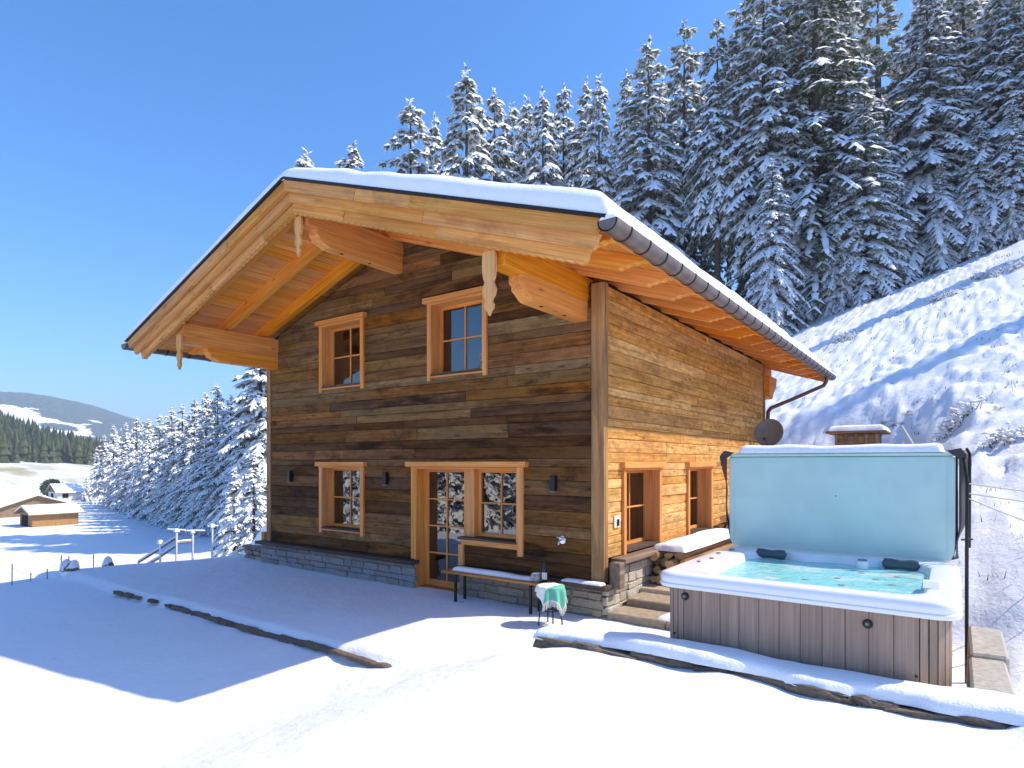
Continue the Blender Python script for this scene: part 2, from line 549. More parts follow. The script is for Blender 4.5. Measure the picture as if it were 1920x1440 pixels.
# value noise for heights (numpy)
def _hash(ix, iy, seed):
    h = (ix.astype(np.int64) * 374761393 + iy.astype(np.int64) * 668265263 + seed * 1442695041) & 0xffffffff
    h = ((h ^ (h >> 13)) * 1274126177) & 0xffffffff
    return ((h ^ (h >> 16)) & 0xffff) / 65535.0
def vnoise(x, y, seed=0):
    x = np.asarray(x, float)
    y = np.asarray(y, float)
    ix, iy = np.floor(x), np.floor(y)
    fx, fy = x - ix, y - iy
    fx, fy = fx * fx * (3 - 2 * fx), fy * fy * (3 - 2 * fy)
    a = _hash(ix, iy, seed)
    b = _hash(ix + 1, iy, seed)
    c = _hash(ix, iy + 1, seed)
    d = _hash(ix + 1, iy + 1, seed)
    return (a + (b - a) * fx) * (1 - fy) + (c + (d - c) * fx) * fy - 0.5
def fbm(x, y, oct=4, seed=0, gain=0.5):
    s, a = 0, 1.0
    for k in range(oct):
        s = s + a * vnoise(np.asarray(x) * 2 ** k + 17.3 * k, np.asarray(y) * 2 ** k + 9.1 * k, seed + k)
        a *= gain
    return s
def sst(a, b, x):
    t = np.clip((np.asarray(x, float) - a) / (b - a), 0, 1)
    return t * t * (3 - 2 * t)

# ------------------------------------------------------------------ ground
def hill_h(X, Y):
    s = 4.0
    up = 0.36 * s * np.logaddexp(0, (Y - 8.5) / s) - 0.30 + 0.28 * X
    up = np.where(up > 0, 70.0 * np.tanh(up / 70.0), up)
    valley = -7.0 + 0 * X
    k = 2.0
    h = k * np.logaddexp(up / k, valley / k)
    # the slope across the valley
    far = sst(-215, -330, X) * (np.clip(-X - 215, 0, None) * 0.055) + np.clip(-X - 410, 0, None) * 0.16
    far = far * (1 - 0.80 * sst(105, 215, Y))
    # bank of snow behind the terrace
    bank = 6.0 * np.exp(-(((X + 23.0) / 5.0) ** 2 + ((Y - 19.0) / 5.0) ** 2))
    return h + far + bank
def local_h(X, Y):
    right = sst(-5.6, -3.0, X)
    fore = -0.13 - 0.012 * np.clip(4.8 - Y, 0, 20) + right * (0.562 + 0.012 * np.clip(X + 3, 0, 6)) + 0.05 * sst(3.9, 4.75, Y) * (vnoise(X * 1.9, Y * 0.0, 41) + .5 * vnoise(X * 5.0, Y * 0, 43))
    step_y = 4.85 + 0.03 * np.sin(X * 1.7) + 0.03 * vnoise(X * 2.0, Y * 0, 5)
    terr = 0.0 + 0.26 * sst(-4.6, -3.7, X) * sst(8.6, 9.2, Y) + 0.0 * Y
    terr = terr + 0.22 * sst(-4.0, -3.2, X) * sst(6.7, 5.7, Y)
    up = sst(0, 1, (Y - step_y) / 0.10 * (1 - right) + right * (Y - 5.2) / 1.2 + (1 - right) * 0.5)
    z = fore + (terr - fore) * up
    # ground lying against the far side of the tub and beyond
    z = z + sst(0.12, 0.7, X) * sst(4.2, 5.6, Y) * 0.22
    return z
def ground_h(X, Y):
    X = np.asarray(X, float)
    Y = np.asarray(Y, float)
    H, L = hill_h(X, Y), local_h(X, Y)
    edge = 14.0 + 1.2 * np.sin(Y * 0.45) + 0.10 * np.clip(Y - 4, 0, 5)
    w = sst(-edge - 12.0, -edge + 0.5, X) * sst(24, 17, Y) * sst(-70, -8, Y)
    w = w * (1 - sst(-3.4, 0.6, X) * sst(7.6, 10.5, Y)) * (1 - sst(0.6, 3.5, X) * sst(4.0, 9.0, Y))
    Z = H * (1 - w) + L * w
    hz = sst(8, 14, Y) * sst(-14, -6, X)
    Z = Z + 0.05 * fbm(X * 0.35, Y * 0.35, 3, 3) + (0.022 + 0.05 * hz) * fbm(X * 1.6, Y * 1.2, 4, 8) + 0.016 * sst(9, 7, Y) * (np.clip(vnoise(X * 5.2, Y * 4.6, 61) - .22, 0, 1) - .8 * np.clip(vnoise(X * 3.1, Y * 2.7, 63) - .25, 0, 1))
    Z = Z + hz * (0.24 * np.abs(fbm(X * .75, Y * .62, 4, 51, .6)) + 0.27 * np.abs(fbm(X * 2.2, Y * 1.6, 3, 57, .65)))
    return Z
def lines(spans):
    out = []
    for a, b, st in spans:
        out.extend(np.arange(a, b - 1e-6, st))
    out.append(spans[-1][1])
    return np.array(out)
gx = lines([(-3000, -1500, 300), (-1500, -700, 100), (-700, -200, 12), (-200, -60, 4), (-60, -17, .7), (-17, 2.2, .09), (2.2, 12, .4), (12, 60, 3), (60, 300, 24), (300, 1500, 300)])
gy = lines([(-1500, -400, 275), (-400, -60, 30), (-60, -4, 2), (-4, 1.2, .4), (1.2, 9.0, .075), (9, 30, .25), (30, 80, .8), (80, 260, 6), (260, 600, 40), (600, 3000, 400)])
GX, GY = np.meshgrid(gx, gy)
GZ = ground_h(GX, GY)
GZ = np.minimum(GZ, 75.0)
nx, ny = len(gx), len(gy)
me = bpy.data.meshes.new('ground')
co = np.stack([GX.ravel(), GY.ravel(), GZ.ravel()], 1)
ii = np.arange(nx * ny).reshape(ny, nx)
q = np.stack([ii[:-1, :-1].ravel(), ii[:-1, 1:].ravel(), ii[1:, 1:].ravel(), ii[1:, :-1].ravel()], 1)
me.vertices.add(len(co))
me.vertices.foreach_set('co', co.ravel())
me.loops.add(q.size)
me.loops.foreach_set('vertex_index', q.ravel())
me.polygons.add(len(q))
me.polygons.foreach_set('loop_start', np.arange(0, q.size, 4))
me.polygons.foreach_set('use_smooth', np.ones(len(q), bool))
me.update()
me.materials.append(MATS['ground_snow'])
tag(link('ground', me, None, Vector((0, 0, 0))), kind='structure', label='snow covered ground with terrace, hillside and valley field')
def gz(x, y):
    return float(ground_h(np.array([x]), np.array([y]))[0])

# ------------------------------------------------------------------ the chalet
XL, XR_, YF, YB = -12.54, -4.15, 8.0, 17.2          # outer faces of the walls
X0 = (XL + XR_) / 2                                  # ridge line
ZR, TAN = 6.59, 0.342
SN, CS = math.sin(TH), math.cos(TH)
RY0, RY1 = 5.78, 19.3                                # front and rear verge
LS = 5.45 / CS
house = thing('chalet', 'two-storey timber chalet with weathered board walls, stone plinth and snow-covered gable roof', 'house', (X0, YF, 0.0))
def roof_z(x, off=0.0):
    return ZR - TAN * abs(x - X0) - off / CS
def interval_minus(a, b, cuts):
    segs = [(a, b)]
    for c0, c1 in cuts:
        nx_ = []
        for s0, s1 in segs:
            if c1 <= s0 or c0 >= s1:
                nx_.append((s0, s1))
            else:
                if c0 - s0 > 0.02:
                    nx_.append((s0, c0))
                if s1 - c1 > 0.02:
                    nx_.append((c1, s1))
        segs = nx_
    return segs
# openings in wall coordinates: u along the wall, v up
OPEN_F = [(-10.57, -9.37, 3.80, 5.05), (-7.51, -6.33, 3.80, 5.05), (-10.57, -9.37, 0.92, 2.16), (-7.86, -6.80, -0.05, 2.16), (-6.80, -5.63, 0.98, 2.16)]
OPEN_S = [(8.64, 9.96, 0.90, 2.15), (11.42, 12.70, 0.90, 2.15)]
WT = 0.32
def wall_cells(parent, name, u0, u1, v0, topf, opens, fn, breaks=()):
    mb = MB()
    us = sorted(set([u0, u1] + [o[0] for o in opens] + [o[1] for o in opens] + list(breaks)))
    for a, b in zip(us[:-1], us[1:]):
        mid = (a + b) / 2
        vs = [(o[2], o[3]) for o in opens if o[0] <= mid <= o[1]]
        vs.sort()
        lo = v0
        for p, q_ in vs:
            if p > lo:
                mb.prism([(a, lo), (b, lo), (b, p), (a, p)], fn, 0.0, -WT)
            lo = q_
        mb.prism([(a, lo), (b, lo), (b, topf(b)), (a, topf(a))], fn, 0.0, -WT)
    return mb.build(name, 'room_shade', parent)
fnF = lambda u, v, w: (u, YF - w, v)
fnS = lambda u, v, w: (XR_ + w, u, v)
OFFW = 0.29
front_wall = wall_cells(house, 'front_wall', XL + 0.02, XR_ - WT - .01, -0.3, lambda x: roof_z(x, 0.20), OPEN_F, fnF, (X0,))
front_wall['label'] = 'shaded gable wall of mixed dark brown, olive and rust boards'
side_wall = wall_cells(house, 'side_wall', YF + 0.01, YB, -0.3, lambda y: roof_z(XR_, 0.24), OPEN_S, fnS)
side_wall['label'] = 'sunny long wall of golden brown boards'
# plain rear and far walls
mb = MB()
mb.prism([(XL + .02, -0.3), (XR_ - WT - .01, -0.3), (XR_ - WT - .01, roof_z(XR_ - WT, .24)), (X0, roof_z(X0, .24)), (XL + .02, roof_z(XL, .24))], lambda u, v, w: (u, w, v), YB - .25, YB - .01)
mb.build('rear_wall', BOARD['umber'], house)
MB().box(XL, XL + .24, YF + .35, YB - .27, -0.3, roof_z(XL, .26)).build('far_side_wall', SIDE['bark'], house)
MB().box(XL + .26, XR_ - WT - .02, YF + WT + .02, YB - .3, 2.4, 2.6).build('upper_floor', 'dark_interior', house)
MB().box(XL + .26, XR_ - WT - .02, YF + WT + 2.2, YF + WT + 2.3, -0.1, 5.0).build('inner_partition', 'dark_interior', house)

def clad(wall, fn, courses, u_of, opens, pick, mats, thick, rg, lens):
    """courses: list of (v0, v1); u_of(v) -> (ua, ub) limits"""
    nb = 0
    for v0, v1 in courses:
        a0, b0 = u_of(v0)
        a1, b1 = u_of(v1)
        if b0 - a0 < 0.1:
            continue
        a, b = min(a0, a1), max(b0, b1)
        cuts = [(o[0] - 0.02, o[1] + 0.02) for o in opens if o[2] - .02 < (v0 + v1) / 2 < o[3] + .02]
        for s0, s1 in interval_minus(a, b, cuts):
            u = s0
            while u < s1 - 1e-3:
                ln = rg.uniform(*lens)
                e = u + ln
                if s1 - e < 0.5:
                    e = s1
                e = min(e, s1)
                p0, p1 = max(u, a0), min(e, b0)
                q0, q1 = max(u, a1), min(e, b1)
                if q1 - q0 < 0.0:
                    q0 = q1 = (min(max((q0 + q1) / 2, u), e))
                t = thick + rg.uniform(-.007, .008)
                g = 0.0022
                c = 0.009
                mbb = MB()
                outer = [(p0 + g + c, v0 + g + c), (p1 - g - c, v0 + g + c), (q1 - g - c, v1 - g - c), (q0 + g + c, v1 - g - c)]
                inner = [(p0 + g, v0 + g), (p1 - g, v0 + g), (q1 - g, v1 - g), (q0 + g, v1 - g)]
                if p1 - p0 > 0.04:
                    vs = [fn(x, y, 0.002) for x, y in inner] + [fn(x, y, t - c) for x, y in inner] + [fn(x, y, t) for x, y in outer]
                    fs = [(8, 9, 10, 11)]
                    for k in range(4):
                        fs.append((k, (k + 1) % 4, 4 + (k + 1) % 4, 4 + k))
                        fs.append((4 + k, 4 + (k + 1) % 4, 8 + (k + 1) % 4, 8 + k))
                    mbb.add(vs, fs)
                    mbb.build('board', mats[pick((u + e) / 2, (v0 + v1) / 2, rg)], wall)
                    nb += 1
                u = e
    return nb
rg = random.Random(5)
cs, v = [], 0.50
while v < 6.3:
    h = rg.choice([.13, .15, .17, .19, .21, .23])
    cs.append((v, v + h))
    v += h
def u_front(v):
    lim = (ZR - v - 0.24 / CS) / TAN
    return (max(XL + .13, X0 - lim), min(XR_ - .17, X0 + lim))
def pick_f(u, v, rg):
    if v > 5.2:
        w = dict(olive=3.5, umber=4, rust=2.6, gold=2.2, dark=1.0)
    elif v > 4.0:
        w = dict(olive=4, umber=3.5, rust=2.0, gold=1.6, grey=.8, dark=1.3)
    elif v > 3.5:
        w = dict(grey=5, olive=3, rust=1.5, umber=1)
    elif v > 2.3:
        w = dict(dark=3.5, umber=2.5, rust=1.6, olive=2.2, grey=1.5)
    else:
        w = dict(dark=5, umber=4, rust=1.5, olive=.8)
    if v > 2.6 and u > -7.0:
        w['rust'] = w.get('rust', 0) + 1.2
    return rg.choices(list(w), list(w.values()))[0]
nb1 = clad(front_wall, fnF, cs, u_front, OPEN_F, pick_f, BOARD, 0.034, rg, (1.6, 4.2))
cs, v = [], 0.84
while v < 4.80:
    h = rg.choice([.12, .14, .16, .18, .2])
    cs.append((v, min(v + h, 4.86)))
    v += h
def pick_s(u, v, rg):
    w = dict(amber=5, honey=1.2, bark=2.4) if v > 2.6 else dict(amber=2.5, honey=5, bark=.7)  # mostly paler boards below the eave shadow line, sunshine painted into the cladding
    return rg.choices(list(w), list(w.values()))[0]
nb2 = clad(side_wall, fnS, cs, lambda v: (YF + .09, YB - .12), OPEN_S, pick_s, SIDE, 0.030, rg, (1.8, 4.5))

# corner posts
def part(name, mb, mat, parent=None, smooth=False, label=None):
    o = mb.build(name, mat, parent or house, smooth)
    if label:
        o['label'] = label
    return o
zt = roof_z(XR_, .27)
part('corner_post', MB().cbox(XR_ - .165, XR_ + .045, YF - .05, YF - .003, 0.50, zt, .006).cbox(XR_ + .003, XR_ + .047, YF - .002, YF + .085, 0.50, zt, .006), 'post_wood')
part('corner_post', MB().cbox(XL - .03, XL + .12, YF - .05, YF + .10, 0.50, roof_z(XL, .27), .006), 'post_wood')
part('corner_post', MB().cbox(XR_ + .003, XR_ + .05, YB - .11, YB + .04, 0.50, zt, .006), 'post_wood')

# ---- windows
def windows(fn, outer, opening, name='window', cols=2, rows=2, rec=0.19, curtain='curtain_dark', tm='x', parts=None, label=None, win_curt=None):
    """outer: (u0,u1,v0,v1) of the casing, opening: clear opening"""
    u0, u1, v0, v1 = outer
    a, b, c, d = opening
    w = MB()
    w.prism([(u0 + .045, d - .01), (u1 - .045, d - .01), (u1 - .045, v1 - .09), (u0 + .045, v1 - .09)], fn, .034, .085)
    win = w.build(name, 'trim_' + tm, house)
    if label:
        win['label'] = label
    def P(nm, poly, w0, w1, mat, smooth=False):
        m_ = MB().prism(poly, fn, w0, w1)
        return m_.build(nm, mat, win, smooth)
    rect = lambda p, q_, r, s: [(p, r), (q_, r), (q_, s), (p, s)]
    P('header', rect(u0 - .02, u1 + .02, v1 - .088, v1), .02, .125, 'trim_' + tm)
    P('casing', rect(u0 + .05, a - .0, v0, v1 - .09), .03, .075, 'trim_z')
    P('casing', rect(b + .0, u1 - .05, v0, v1 - .09), .03, .075, 'trim_z')
    P('bottom_rail', rect(a + .001, b - .001, v0 + .05, c - .03), .03, .070, 'trim_' + tm)
    # lining of the recess
    P('reveal', rect(a - .018, a + .012, c - .02, d), -.30, .072, 'trim_z')
    P('reveal', rect(b - .012, b + .018, c - .02, d), -.30, .072, 'trim_z')
    P('reveal', rect(a + .013, b - .013, d - .022, d + .006), -.30, .072, 'trim_' + tm)
    P('sill', rect(a + .013, b - .013, c - .028, c + .006), -.28, .085, 'ledge_wood')
    glazing(win, fn, a + .012, b - .012, c + .008, d - .022, rec, cols, rows, tm)
    if curtain:
        cm = MB()
        n = 40
        for (p, q_) in (win_curt or [(a, a + (b - a) * .34), (b - (b - a) * .30, b)]):
            vs, fs = [], []
            for i in range(n + 1):
                uu = p + (q_ - p) * i / n
                ww = -rec - .14 + .022 * math.sin(i * 1.35) + .01 * math.sin(i * .6)
                vs += [fn(uu, c + .02, ww), fn(uu, d - .03, ww)]
            for i in range(n):
                fs.append((2 * i, 2 * i + 2, 2 * i + 3, 2 * i + 1))
            cm.add(vs, fs)
        cm.build('curtain', curtain, win, True)
    return win
def glazing(win, fn, a, b, c, d, rec, cols, rows, tm, fw=.055, kick=0.0):
    rect = lambda p, q_, r, s: [(p, r), (q_, r), (q_, s), (p, s)]
    for r_ in (rect(a, a + fw, c, d), rect(b - fw, b, c, d)):
        MB().prism(r_, fn, -rec - .05, -rec + .012).build('sash', 'trim_z', win)
    for r_ in (rect(a + fw, b - fw, c, c + fw + kick), rect(a + fw, b - fw, d - fw, d)):
        MB().prism(r_, fn, -rec - .05, -rec + .012).build('sash', 'trim_' + tm, win)
    ga, gb, gc, gd = a + fw, b - fw, c + fw + kick, d - fw
    for i in range(1, cols):
        u = ga + (gb - ga) * i / cols
        MB().prism(rect(u - .014, u + .014, gc, gd), fn, -rec - .032, -rec + .008).build('muntin', 'trim_z', win)
    for j in range(1, rows):
        v_ = gc + (gd - gc) * j / rows
        MB().prism(rect(ga, gb, v_ - .013, v_ + .013), fn, -rec - .034, -rec + .010).build('muntin', 'trim_' + tm, win)
    for i in range(cols):
        for j in range(rows):
            p, q_ = ga + (gb - ga) * i / cols, ga + (gb - ga) * (i + 1) / cols
            r, s = gc + (gd - gc) * j / rows, gc + (gd - gc) * (j + 1) / rows
            MB().prism(rect(p + .006, q_ - .006, r + .006, s - .006), fn, -rec - .016, -rec - .012).build('pane', 'window_glass', win)
windows(fnF, (-10.70, -9.24, 3.69, 5.15), OPEN_F[0], curtain='curtain_violet', label='small upper window beside the outer purlin', win_curt=[(-9.95, -9.37)])
windows(fnF, (-7.64, -6.20, 3.69, 5.15), OPEN_F[1], curtain='curtain_dark', label='upper window behind the carved pendant', win_curt=[(-7.51, -7.36)])
windows(fnF, (-10.70, -9.24, 0.81, 2.26), OPEN_F[2], curtain='curtain', label='ground floor window left of the glazed door', win_curt=[(-10.57, -10.40)])
windows(fnS, (8.51, 10.09, 0.84, 2.255), OPEN_S[0], curtain='curtain', tm='y', label='side window nearest the corner post', win_curt=[(8.75, 8.95), (9.3, 9.96)])
windows(fnS, (11.29, 12.83, 0.84, 2.255), OPEN_S[1], curtain='curtain', tm='y', label='side window behind the hot tub cover', win_curt=[(11.42, 12.7)])

# ---- glazed door with the window joined to it
rect = lambda p, q_, r, s: [(p, r), (q_, r), (q_, s), (p, s)]
a, b, c, d = -7.86, -5.63, 0.98, 2.16
door = MB().prism(rect(-6.84, -6.62, 0.02, 2.135), fnF, -.22, -.06).build('door', 'trim_z', house)
door['label'] = 'glazed terrace door with eight panes beside a four-pane window'
def PD(nm, poly, w0, w1, mat):
    return MB().prism(poly, fnF, w0, w1).build(nm, mat, door)
PD('header', rect(-8.08, -5.44, 2.172, 2.262), .02, .13, 'trim_x')
PD('casing', rect(-7.98, -7.862, 0.51, 2.17), .03, .08, 'trim_z')
PD('casing', rect(-5.628, -5.52, 0.76, 2.17), .03, .08, 'trim_z')
PD('reveal', rect(-7.878, -7.85, 0.0, 2.16), -.30, .078, 'trim_z')
PD('reveal', rect(-5.645, -5.615, .96, 2.16), -.30, .078, 'trim_z')
PD('reveal', rect(-7.848, -5.647, 2.138, 2.166), -.30, .078, 'trim_x')
PD('bottom_rail', rect(-6.79, -5.63, 0.86, 0.945), .03, .075, 'trim_x')
PD('casing', rect(-6.86, -6.745, 0.50, 0.858), .03, .075, 'trim_z')
PD('sill', rect(-6.86, -5.632, 0.948, 0.985), -.28, .10, 'ledge_wood')
PD('threshold', rect(-7.85, -6.79, -0.06, 0.02), -.30, -.02, 'bench_wood')
glazing(door, fnF, -7.848, -6.845, 0.022, 2.135, .19, 2, 4, 'x', fw=.06, kick=.05)
glazing(door, fnF, -6.618, -5.647, 0.990, 2.135, .19, 2, 2, 'x', fw=.06)
cm = MB()
for (p, q_, lo) in ((-7.84, -7.62, .06), (-6.1, -5.66, 1.0)):
    n, vs, fs = 36, [], []
    for i in range(n + 1):
        uu = p + (q_ - p) * i / n
        ww = -.34 + .02 * math.sin(i * 1.5)
        vs += [fnF(uu, lo, ww), fnF(uu, 2.1, ww)]
    fs = [(2 * i, 2 * i + 2, 2 * i + 3, 2 * i + 1) for i in range(n)]
    cm.add(vs, fs)
cm.build('curtain', 'curtain_dark', door, True)

# ---- plinth of stones and dark ledge on top of it
def stone_meshes(n, rg):
    out = []
    for k in range(n):
        mb = MB().cbox(-.5, .5, -.5, .5, -.5, .5, .09, jit=.16, rg=rg)
        me_ = bpy.data.meshes.new('stone')
        me_.from_pydata(mb.v, [], mb.f)
        bm = bmesh.new()
        bm.from_mesh(me_)
        bmesh.ops.recalc_face_normals(bm, faces=bm.faces)
        bm.to_mesh(me_)
        bm.free()
        out.append(me_)
    return out
rs = random.Random(8)
STONES = {k: stone_meshes(8, rs) for k in ('stone_blue', 'stone_tan', 'stone_pale')}
def rock_meshes(n, rg):
    out = []
    for k in range(n):
        bm = bmesh.new()
        bmesh.ops.create_cube(bm, size=1.0)
        bmesh.ops.subdivide_edges(bm, edges=bm.edges[:], cuts=3, use_grid_fill=True)
        sx_, sy_ = rg.uniform(0, 90), rg.uniform(0, 90)
        for v_ in bm.verts:
            c_ = v_.co
            rnd_ = 1 - .16 * max(0, abs(c_.x) + abs(c_.y) + abs(c_.z) - .9)
            nz = float(vnoise(np.array(c_.x * 2.6 + sx_ + c_.z * 1.7), np.array(c_.y * 2.6 + sy_ - c_.z * 2.1), 3 + k))
            n2 = float(vnoise(np.array(c_.x * 6.0 + sy_), np.array(c_.y * 6.0 + c_.z * 5.0 + sx_), 9 + k))
            v_.co = c_ * (rnd_ * (1 + .42 * nz + .22 * n2))
        me_ = bpy.data.meshes.new('stone')
        bm.to_mesh(me_)
        bm.free()
        out.append(me_)
    return out
STONES['stone_dark'] = rock_meshes(10, rs)
for k, l in STONES.items():
    for m_ in l:
        m_.materials.append(MATS[k])
def put_stone(key, parent, x0, x1, y0, y1, z0, z1, rg, name='stone'):
    ob = bpy.data.objects.new(name, rg.choice(STONES[key]))
    COL.objects.link(ob)
    ob.parent = parent
    o3 = Vector(parent['_o'])
    ob.location = Vector(((x0 + x1) / 2, (y0 + y1) / 2, (z0 + z1) / 2)) - o3
    ob.scale = (x1 - x0, y1 - y0, z1 - z0)
    return ob
def stone_courses(key, parent, fn3, u0, u1, v0, v1, rg, hs=(.07, .15), ls=(.14, .42)):
    v = v0
    n = 0
    while v < v1 - .02:
        h = min(rg.uniform(*hs), v1 - v)
        if v1 - (v + h) < .04:
            h = v1 - v
        u = u0
        while u < u1 - .01:
            l = rg.uniform(*ls)
            if u1 - (u + l) < .12:
                l = u1 - u
            fn3(key, parent, u, u + l - .010, v, v + h - .009, rg)
            u += l
            n += 1
        v += h
    return n
def st_front(key, parent, a, b, c, d, rg):
    t = rg.uniform(-.012, .014)
    put_stone(key, parent, a, b, YF - .135 - t, YF - .02, c, d, rg)
def st_side(key, parent, a, b, c, d, rg):
    t = rg.uniform(-.012, .014)
    put_stone(key, parent, XR_ + .02, XR_ + .125 + t, a, b, c, d, rg)
pl = MB().box(XL - .05, -7.88, YF - .105, YF - .003, -.4, .43).box(-6.80, XR_ + .04, YF - .105, YF - .003, -.4, .43).build('plinth', 'mortar', house)
stone_courses('stone_blue', pl, st_front, XL - .12, -7.86, -.14, .42, rs)
stone_courses('stone_tan', pl, st_front, -6.80, XR_ + .05, -.14, .42, rs, (.10, .17), (.2, .5))
pl2 = MB().box(XR_ + .003, XR_ + .09, YF - .003, YF + .195, -.3, .42).box(XR_ + .003, XR_ + .09, YF + .196, 14.0, -.3, .76).build('side_plinth', 'mortar_pale', house)
stone_courses('stone_pale', pl2, st_side, YF - .10, 10.9, -.06, .415, rs, (.08, .17), (.15, .45))
stone_courses('stone_pale', pl2, st_side, YF + .20, 10.9, .42, .75, rs, (.08, .17), (.15, .45))
for (p, q_) in ((XL - .16, -7.80), (-6.82, XR_ + .17)):
    part('ledge', MB().cbox(p, q_, YF - .26, YF - .036, .432, .497, .008), 'ledge_wood')
part('ledge', MB().cbox(XR_ + .033, XR_ + .27, YF + .195, 14.0, .765, .838, .01), 'ledge_side')
part('ledge_end', MB().cbox(XR_ + .10, XR_ + .26, YF + .02, YF + .19, .42, .80, .01), 'ledge_side')

# ---- roof
def sp(sgn, d, n, y):
    return (X0 + sgn * (d * CS + n * SN), y, ZR - d * SN + n * CS)
def fnR(sgn):
    return lambda d, n, y: sp(sgn, d, n, y)
roof = MB()
for sgn in (1, -1):
    roof.prism([(0.06 * TAN, -.03), (LS, -.03), (LS, .0), (0, .0)], fnR(sgn), RY0, RY1)
roof = roof.build('roof', 'roof_deck', house)
roof['label'] = 'low-pitched gable roof with wide boarded overhang'
def rp(name, mb, mat, smooth=False, label=None):
    o = mb.build(name, mat, roof, smooth)
    if label:
        o['label'] = label
    return o
rb = random.Random(21)
for sgn in (1, -1):
    dd = 0.03
    while dd < LS - .02:
        e = min(dd + .145, LS - .005)
        t = rb.uniform(0, .003)
        rp('soffit_board', MB().prism([(dd + .003, -.058 - t), (e - .003, -.058 - t), (e - .003, -.031), (dd + .003, -.031)], fnR(sgn), RY0 + .09, RY1 - .05), 'soffit')
        dd = e
raf_y = [6.0 + .85 * k for k in range(16)]
n0, n1 = -.062, -.262
tail = [(-n0 * TAN, n0), (-n1 * TAN, n1), (LS - .40, n1), (LS - .36, n1 + .004), (LS - .34, n1 + .035), (LS - .28, n1 + .050), (LS - .24, n1 + .085),
        (LS - .18, n1 + .098), (LS - .14, n1 + .13), (LS - .07, n1 + .145), (LS - .035, n0)]
for sgn in (1, -1):
    for y in raf_y:
        rp('rafter', MB().prism(tail, fnR(sgn), y - .065, y + .065), 'larch_slope_r' if sgn > 0 else 'larch_slope_l', label=None)
# eave board closing the rafter ends above the wall
for sgn in (1, -1):
    rp('eave_board', MB().prism([(LS - .03, -.07), (LS, -.07), (LS, .0), (LS - .03, .0)], fnR(sgn), RY0 + .1, RY1 - .06), 'larch_y')
# purlins
def purlin(xc, ztop, zmid, zbot, yfront, ycorb, wd=.12):
    rp('purlin', MB().cbox(xc - wd, xc + wd, yfront, YF + .3, zmid + .004, ztop, .012), 'larch_y')
    # shaped lower timber
    prof = [(YF + .28, zbot), (YF + .28, zmid), (ycorb, zmid), (ycorb, zmid - .09), (ycorb + .05, zmid - .12), (ycorb + .05, zmid - .17), (ycorb + .22, zbot + .015), (ycorb + .26, zbot)]
    for yb in (ycorb + .55, ycorb + 1.15):
        if yb < YF - .2:
            rp('bolt', MB().tube([(xc + .02, yb, zbot - .001), (xc + .02, yb, zbot - .006)], .028, 12), 'black_metal')
    rp('purlin_corbel', MB().prism(prof, lambda p, q_, w: (w, p, q_), xc - wd + .01, xc + wd - .01), 'larch_y')
ZP = roof_z(XR_ - .33, .262)
purlin(XR_ - .34, ZP - .02, 4.615, 4.33, 5.90, 6.30)
purlin(XL + .28, ZP - .02, 4.565, 4.31, 5.90, 6.40)
purlin(X0, ZR - .262 / CS - .02, 5.985, 5.745, 5.90, 6.10)
# rear ends of the purlins
for xc in (XR_ - .34, X0, XL + .28):
    zt_ = (ZR - .262 / CS - .02) if xc == X0 else ZP - .02
    rp('purlin_end', MB().cbox(xc - .12, xc + .12, YB, 19.1, zt_ - .32, zt_, .012), 'larch_y')
rp('purlin_end', MB().prism([(YB - .05, 4.0), (YB - .05, 4.55), (18.0, 4.55), (17.9, 4.3), (17.6, 4.1), (17.5, 3.95)], lambda p, q_, w: (w, p, q_), XR_ - .02, XR_ + .17), 'larch_y')
# barge boards, each layer set back under the one above
LE = LS - .06
rbz = random.Random(77)
def barge(sgn, s_, n_hi, n_lo, dend, y0, y1, wavy=False):
    cuts = [None] + sorted(rbz.uniform(.16 + .28 * k, .34 + .28 * k) * dend for k in range(2)) + [dend]
    for k in range(3):
        a0 = -n_hi * TAN if k == 0 else cuts[k] + .003
        a1 = -n_lo * TAN if k == 0 else cuts[k] + .003
        e = cuts[k + 1]
        jy = rbz.uniform(-.006, .006)
        if wavy:
            low = []
            m_ = max(4, int((e - a1) / .13))
            for i in range(m_):
                p_, q_ = e + (a1 - e) * i / m_, e + (a1 - e) * (i + 1) / m_
                for j in range(5):
                    t = j / 5
                    low.append((p_ + (q_ - p_) * t, n_lo - .026 * math.sin(math.pi * t)))
            poly = [(a0, n_hi), (e, n_hi)] + low + [(a1, n_lo)]
        else:
            poly = [(a0, n_hi), (a1, n_lo), (e - (.03 if k == 2 else 0), n_lo), (e, n_hi)]
        rp('barge_board', MB().prism(poly, fnR(sgn), y0 + jy, y1 + jy), 'barge_' + s_)
for sgn, s_ in ((1, 'r'), (-1, 'l')):
    barge(sgn, s_, .0, -.155, LE + .05, RY0 - .20, RY0 - .135)
    barge(sgn, s_, -.13, -.295, LE + .02, RY0 - .120, RY0 - .058)
    barge(sgn, s_, -.27, -.425, LE - .10, RY0 - .045, RY0 + .03, True)
    rp('verge_flashing', MB().prism([(0, .003), (LE + .10, .003), (LE + .10, .04), (0, .04)], fnR(sgn), RY0 - .235, RY0 - .02), 'dark_metal')
    rp('barge_board', MB().prism([(.0, .0), (.22 * TAN, -.22), (LE, -.22), (LE, .0)], fnR(sgn), RY1, RY1 + .04), 'barge_' + s_)
